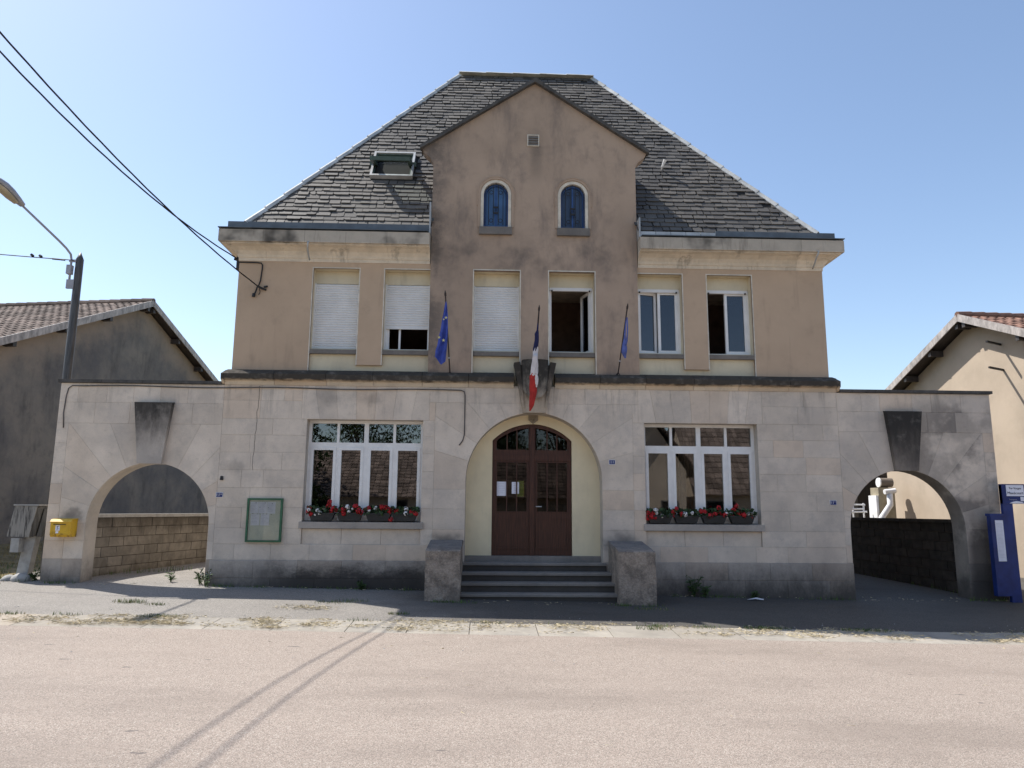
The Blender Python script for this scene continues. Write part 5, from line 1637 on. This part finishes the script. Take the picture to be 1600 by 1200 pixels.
# =================================================================== planters with geraniums
def planter(x, idx, lab, reds, whites, seed):
    rnd = random.Random(seed)
    z = 1.412; y = .05
    t = thing('planter', lab, 'planter', (x, y, z), 'geranium planters on the window sills')
    w = .25; tz = .15
    P0 = [(x-w*.8, y-.06, z), (x+w*.8, y-.06, z), (x+w*.8, y+.06, z), (x-w*.8, y+.06, z)]
    P1 = [(x-w, y-.085, z+tz), (x+w, y-.085, z+tz), (x+w, y+.085, z+tz), (x-w, y+.085, z+tz)]
    m = MB(); m.add(P0+P1, [(3,2,1,0), (0,1,5,4), (1,2,6,5), (2,3,7,6), (3,0,4,7)])
    m.box(x-w-.008, x+w+.008, y-.094, y-.075, z+tz-.025, z+tz+.004).box(x-w-.008, x+w+.008, y+.075, y+.094, z+tz-.025, z+tz+.004)
    m.quad((x-w, y-.07, z+tz-.02), (x+w, y-.07, z+tz-.02), (x+w, y+.07, z+tz-.02), (x-w, y+.07, z+tz-.02))
    obj('planter_box', m, M['planter'], t)
    f = MB()
    def leafdisk(c, r_, nrm):
        u = nrm.orthogonal().normalized(); v = nrm.cross(u)
        pts_ = [c+(u*cos(a)+v*sin(a))*r_*(1+.15*sin(3*a)) + nrm*r_*.2*abs(sin(1.5*a)) for a in [2*pi*k/7 for k in range(7)]]
        f.add([c-nrm*r_*.15]+pts_, [(0, k+1, (k+1) % 7+1) for k in range(7)])
    for i in range(130):
        c = Vector((x+rnd.uniform(-w*1.15, w*1.15), y+rnd.uniform(-.12, .10), z+tz+rnd.uniform(-.03, .15)*(1-.3*rnd.random())))
        leafdisk(c, rnd.uniform(.018, .038), Vector((rnd.gauss(0, .6), rnd.gauss(-.4, .5), rnd.gauss(.6, .4))).normalized())
    fl = obj('foliage', f, M['leaf'], t)
    def umbel(mb, c, r_):
        for k in range(26):
            d = Vector((rnd.gauss(0, 1), rnd.gauss(-.3, 1), rnd.gauss(.3, 1))).normalized()
            p = c+d*r_*rnd.uniform(.7, 1.0); u = d.orthogonal().normalized(); v = d.cross(u); s_ = r_*rnd.uniform(.3, .5)
            mb.add([p+d*s_*.3, p+u*s_, p+v*s_, p-u*s_, p-v*s_], [(0,1,2), (0,2,3), (0,3,4), (0,4,1)])
    stems = MB()
    for pts_, mt, nm in ((reds, M['redflower'], 'red_flower'), (whites, M['whiteflower'], 'white_flower')):
        for (u, h, r_) in pts_:
            mb = MB(); c = Vector((x+u, y-.05+rnd.uniform(-.06, .03), z+tz+h))
            umbel(mb, c, r_); obj(nm, mb, mt, t)
            stems.tube([(x+u*.7, y, z+tz-.01), c], .003, 4)
    obj('stem', stems, M['leaf'], t)
R_ = random.Random(11)
specs = []
for wi, (a, b) in enumerate(GW):
    xs_ = [a+.38, a+.93, a+1.50, a+2.02] if wi == 0 else [a+.28, a+.82, a+1.38, a+1.95]
    for k, x_ in enumerate(xs_): specs.append((wi, k, x_))
names = ['leftmost', 'second from the left', 'third from the left', 'rightmost']
sides = ["left window's sill", "right window's sill"]
fl_ = {
 (0,0): ([(-.27,.02,.05),(-.25,.10,.045),(-.20,-.02,.05),(.13,.14,.06),(.16,.22,.05),(.23,.10,.05),(.2,.04,.04)], [(-.24,.06,.04),(-.08,.05,.045),(-.03,.0,.045),(-.12,-.03,.035),(.04,.09,.035)]),
 (0,1): ([(-.26,.06,.05),(-.12,.05,.07),(-.10,-.01,.05),(.12,.12,.07),(.18,.05,.06),(.10,-.02,.045),(.24,.02,.05)], [(-.04,.12,.05),(.0,.03,.035),(.06,.08,.03)]),
 (0,2): ([(-.26,.06,.055),(-.19,.10,.05),(.06,.12,.055),(.14,.11,.055),(.21,.08,.05),(.26,-.12,.05),(.22,.02,.04)], [(-.06,.10,.045),(-.22,.0,.035),(-.18,.05,.03)]),
 (0,3): ([(-.26,.07,.05),(-.2,.02,.055),(-.15,.06,.045),(.14,.02,.06),(.22,.0,.055)], [(.03,.09,.05),(.03,.0,.05),(.1,-.03,.03)]),
 (1,0): ([(-.24,.04,.06),(-.18,-.02,.06),(-.25,-.06,.05),(-.14,.04,.05),(-.1,-.05,.04)], [(-.09,.11,.05),(-.07,.05,.04),(.04,-.01,.045)]),
 (1,1): ([(-.28,.08,.05),(-.22,.14,.045),(-.26,.0,.045),(-.12,.03,.05)], [(-.04,.03,.055),(.1,.05,.04),(-.2,.12,.025)]),
 (1,2): ([(-.27,.09,.055),(-.2,.08,.05),(.08,.16,.05),(-.1,.0,.06),(.1,.03,.06),(0,.04,.05),(.2,.02,.05)], [(.24,.05,.04),(.26,-.02,.03)]),
 (1,3): ([(-.12,.20,.05),(-.18,.12,.05),(-.05,.05,.06),(.02,.02,.06),(.18,-.01,.05),(-.2,.0,.05)], [(.12,.04,.045),(.2,.05,.035)]),
}
for wi, k, x_ in specs:
    reds, whites = fl_[(wi, k)]
    planter(x_, k, 'geranium planter, %s of four on the %s' % (names[k], sides[wi]), reds, whites, 50+wi*10+k)

# =================================================================== ground growth and litter
def blades(name, pts, mat, h, w, seed, lay=False, kindname='stuff'):
    rnd = random.Random(seed); m = MB()
    for (x, y, n, r_, hh) in pts:
        for i in range(n):
            a = rnd.uniform(0, 2*pi); rr = r_*rnd.random()**.7
            px, py = x+cos(a)*rr*1.6, y+sin(a)*rr*.6; z = zg(px, py)
            if lay:
                d = rnd.uniform(0, 2*pi); L = h*hh*rnd.uniform(.5, 1.2); zz = z+.012+rnd.uniform(0, .02)
                m.add([(px, py, zz), (px+cos(d)*L, py+sin(d)*L, zz+rnd.uniform(-.004, .02)), (px+cos(d)*L-sin(d)*w, py+sin(d)*L+cos(d)*w, zz+.004), (px-sin(d)*w, py+cos(d)*w, zz+.004)], [(0,1,2,3)])
            else:
                L = h*hh*rnd.uniform(.4, 1.2); t_ = rnd.uniform(0, 2*pi); l = rnd.uniform(.1, .7)
                b = rnd.uniform(0, pi); ux, uy = cos(b)*w, sin(b)*w
                mx, my = px+cos(t_)*L*l*.4, py+sin(t_)*L*l*.4
                tx, ty = px+cos(t_)*L*l, py+sin(t_)*L*l
                m.add([(px-ux, py-uy, z), (px+ux, py+uy, z), (mx+ux*.7, my+uy*.7, z+L*.6), (mx-ux*.7, my-uy*.7, z+L*.6), (tx, ty, z+L*.9)], [(0,1,2,3), (3,2,4)])
    o = obj(name, m, mat); kind(o, kindname); return o
rg_ = random.Random(21)
strawp = []
for i in range(420):
    x = rg_.uniform(-9, 9)
    dens = 1.0 if -7 < x < -1 else .45
    if rg_.random() < dens and (mnoise.noise(Vector((x*.9, 3.1, 0))) > -.15 or rg_.random() < .2):
        strawp.append((x, -3.4+rg_.uniform(-.36, .36), rg_.randint(10, 50), rg_.uniform(.08, .28), 1))
strawp += [(-4.0, -2.15, 160, .3, 1), (-3.7, -2.2, 60, .2, 1), (-1.9, -3.1, 60, .3, .8)]
for x in range(-12, 12): strawp.append((x+rg_.random(), -1.25+rg_.uniform(-.1, .1) if -1.4 < x < 1.4 else -.12, 10, .3, .7))
for i in range(60): strawp.append((rg_.uniform(-10, 10), rg_.uniform(-9, -4), 1, .02, .8))
blades('straw', strawp, M['straw'], .085, .004, 5, True)
gp = []
for (x, n) in ((-7.3, 40), (-6.0, 90), (-5.8, 60), (-2.9, 30), (-.9, 35), (1.75, 90), (2.5, 60), (3.3, 110), (3.6, 80), (4.9, 130), (5.2, 80), (-8.2, 60), (.2, 14), (7.5, 12)):
    gp.append((x, -3.12, n, .16, 1))
gp += [(-6.9, -1.95, 130, .2, 1.1), (-6.4, -2.1, 50, .15, .8), (-2.35, -2.5, 60, .12, .9), (-3.6, -1.6, 60, .25, .8), (-3.3, -1.4, 50, .2, 1), (1.9, -1.6, 50, .25, .9), (1.6, -3.3, 70, .15, 1.2)]
blades('kerb_grass', gp, M['grassgreen'], .065, .004, 8)
gd = [(a+rg_.uniform(-.15, .15), y+rg_.uniform(-.04, .04), n//2, r_, h_*.8) for a, y, n, r_, h_ in gp]
blades('dry_kerb_grass', gd, M['grassdry'], .06, .004, 9)
vg = [(rg_.uniform(-19, -10.4), rg_.uniform(-2.6, 9), 26, .35, rg_.uniform(.5, 1.2)) for i in range(420)]
blades('verge_grass', vg, M['grassdry'], .09, .006, 12)
vg = [(rg_.uniform(-14, -9.9), rg_.uniform(-2.4, 3), 12, .25, rg_.uniform(.5, 1.2)) for i in range(90)]
blades('verge_grass', vg, M['grassgreen'], .10, .006, 13)
bg = [(x, .0-.12, rg_.randint(3, 14), .14, rg_.uniform(.3, .9)) for x in [rg_.uniform(-6.3, -2.1) for i in range(26)]+[rg_.uniform(2.2, 6.4) for i in range(22)]+[rg_.uniform(-9.6, -8.8) for i in range(10)]+[rg_.uniform(8.8, 10.2) for i in range(12)]]
bg += [(-9.3+.12*i, .75+.35*i*.4, 10, .15, 1) for i in range(14)]+[(9.05, .8+.4*i, 14, .15, 1) for i in range(12)]+[(rg_.uniform(-2.1, -1.2), -1.32, 12, .12, .5) for i in range(8)]+[(rg_.uniform(1.4, 2.2), -1.3, 12, .1, .5) for i in range(8)]
blades('wall_foot_grass', bg, M['grassgreen'], .12, .005, 14)

def weed(x, y, h, n, lab, seed, flowers=False):
    rnd = random.Random(seed); z = zg(x, y)
    t = thing('weed', lab, 'plant', (x, y, z), 'weeds at the foot of the walls')
    st_ = MB(); lf = MB(); fw2 = MB()
    for i in range(n):
        a = rnd.uniform(0, 2*pi); L = h*rnd.uniform(.5, 1); tx, ty = x+cos(a)*L*.35, y-abs(sin(a))*L*.25
        st_.tube([(x, y, z-.02), ((x+tx)/2, (y+ty)/2, z+L*.6), (tx, ty, z+L)], [.006, .004, .002], 4)
        for k in range(9):
            f_ = rnd.uniform(.2, 1); c = Vector((x+(tx-x)*f_, y+(ty-y)*f_, z+L*f_)); d = Vector((rnd.gauss(0, 1), rnd.gauss(-.2, 1), rnd.gauss(.2, .5))).normalized()
            s_ = rnd.uniform(.025, .05); v = d.orthogonal().normalized()
            lf.add([c, c+d*s_+v*s_*.35, c+d*s_*2, c+d*s_-v*s_*.35], [(0,1,2,3)])
            if flowers and f_ > .55 and rnd.random() < .6:
                p = c+d*.04; 
                for q in range(4):
                    e = Vector((rnd.gauss(0, 1), rnd.gauss(0, 1), rnd.gauss(0, 1))).normalized()*.009; g2 = e.orthogonal().normalized()*.009
                    fw2.add([p-e, p-g2, p+e, p+g2], [(0,1,2,3)])
    obj('stem', st_, M['weed'], t); obj('leaf', lf, M['weed'], t)
    if flowers: obj('flower', fw2, M['litter'], t)
weed(-6.36, -.08, .42, 5, 'flowering weed at the right foot of the left arch', 31, True)
weed(-6.55, .12, .28, 6, 'low weed inside the right foot of the left arch', 32)
weed(-7.2, .35, .22, 5, 'thin weed standing alone inside the left arch', 33)
weed(3.15, -.12, .42, 14, 'spreading dark weed at the wall foot below the right window', 34)
weed(3.35, -.15, .26, 10, 'low clump of weed just right of the spreading dark weed', 35)
weed(4.35, -.12, .14, 8, 'flat weed at the wall foot beside the white litter', 36)
weed(-9.75, .15, .22, 9, 'small weed between the meter box post and the gateway', 37)
weed(-3.35, -.12, .18, 9, 'small weed at the wall foot below the left window', 38)
weed(-10.4, -.3, .14, 10, 'small green weed in front of the meter box', 39)
lt = thing('litter', 'crumpled white litter on the dark pavement below the right window', 'litter', (4.25, -.35, zg(4.25, -.35)))
m = MB(); zz = zg(4.25, -.35)
m.add([(4.1, -.38, zz+.01), (4.25, -.42, zz+.03), (4.3, -.33, zz+.05), (4.15, -.3, zz+.012), (4.42, -.4, zz+.008), (4.45, -.33, zz+.02)], [(0,1,2,3), (1,4,5,2)])
obj('paper', m, M['litter'], lt)
# loose grit along the kerb and at the gateway
gm = MB(); rr_ = random.Random(4)
for i in range(260):
    x = rr_.uniform(-10, 10); y = rr_.choice((rr_.uniform(-3.9, -3.3), rr_.uniform(-3.5, -2.4), rr_.uniform(-6, -4)))
    rock(gm, (x, y, zg(x, y)+.004), rr_.uniform(.004, .012), i)
kind(obj('grit', gm, M['concrete']), 'stuff')
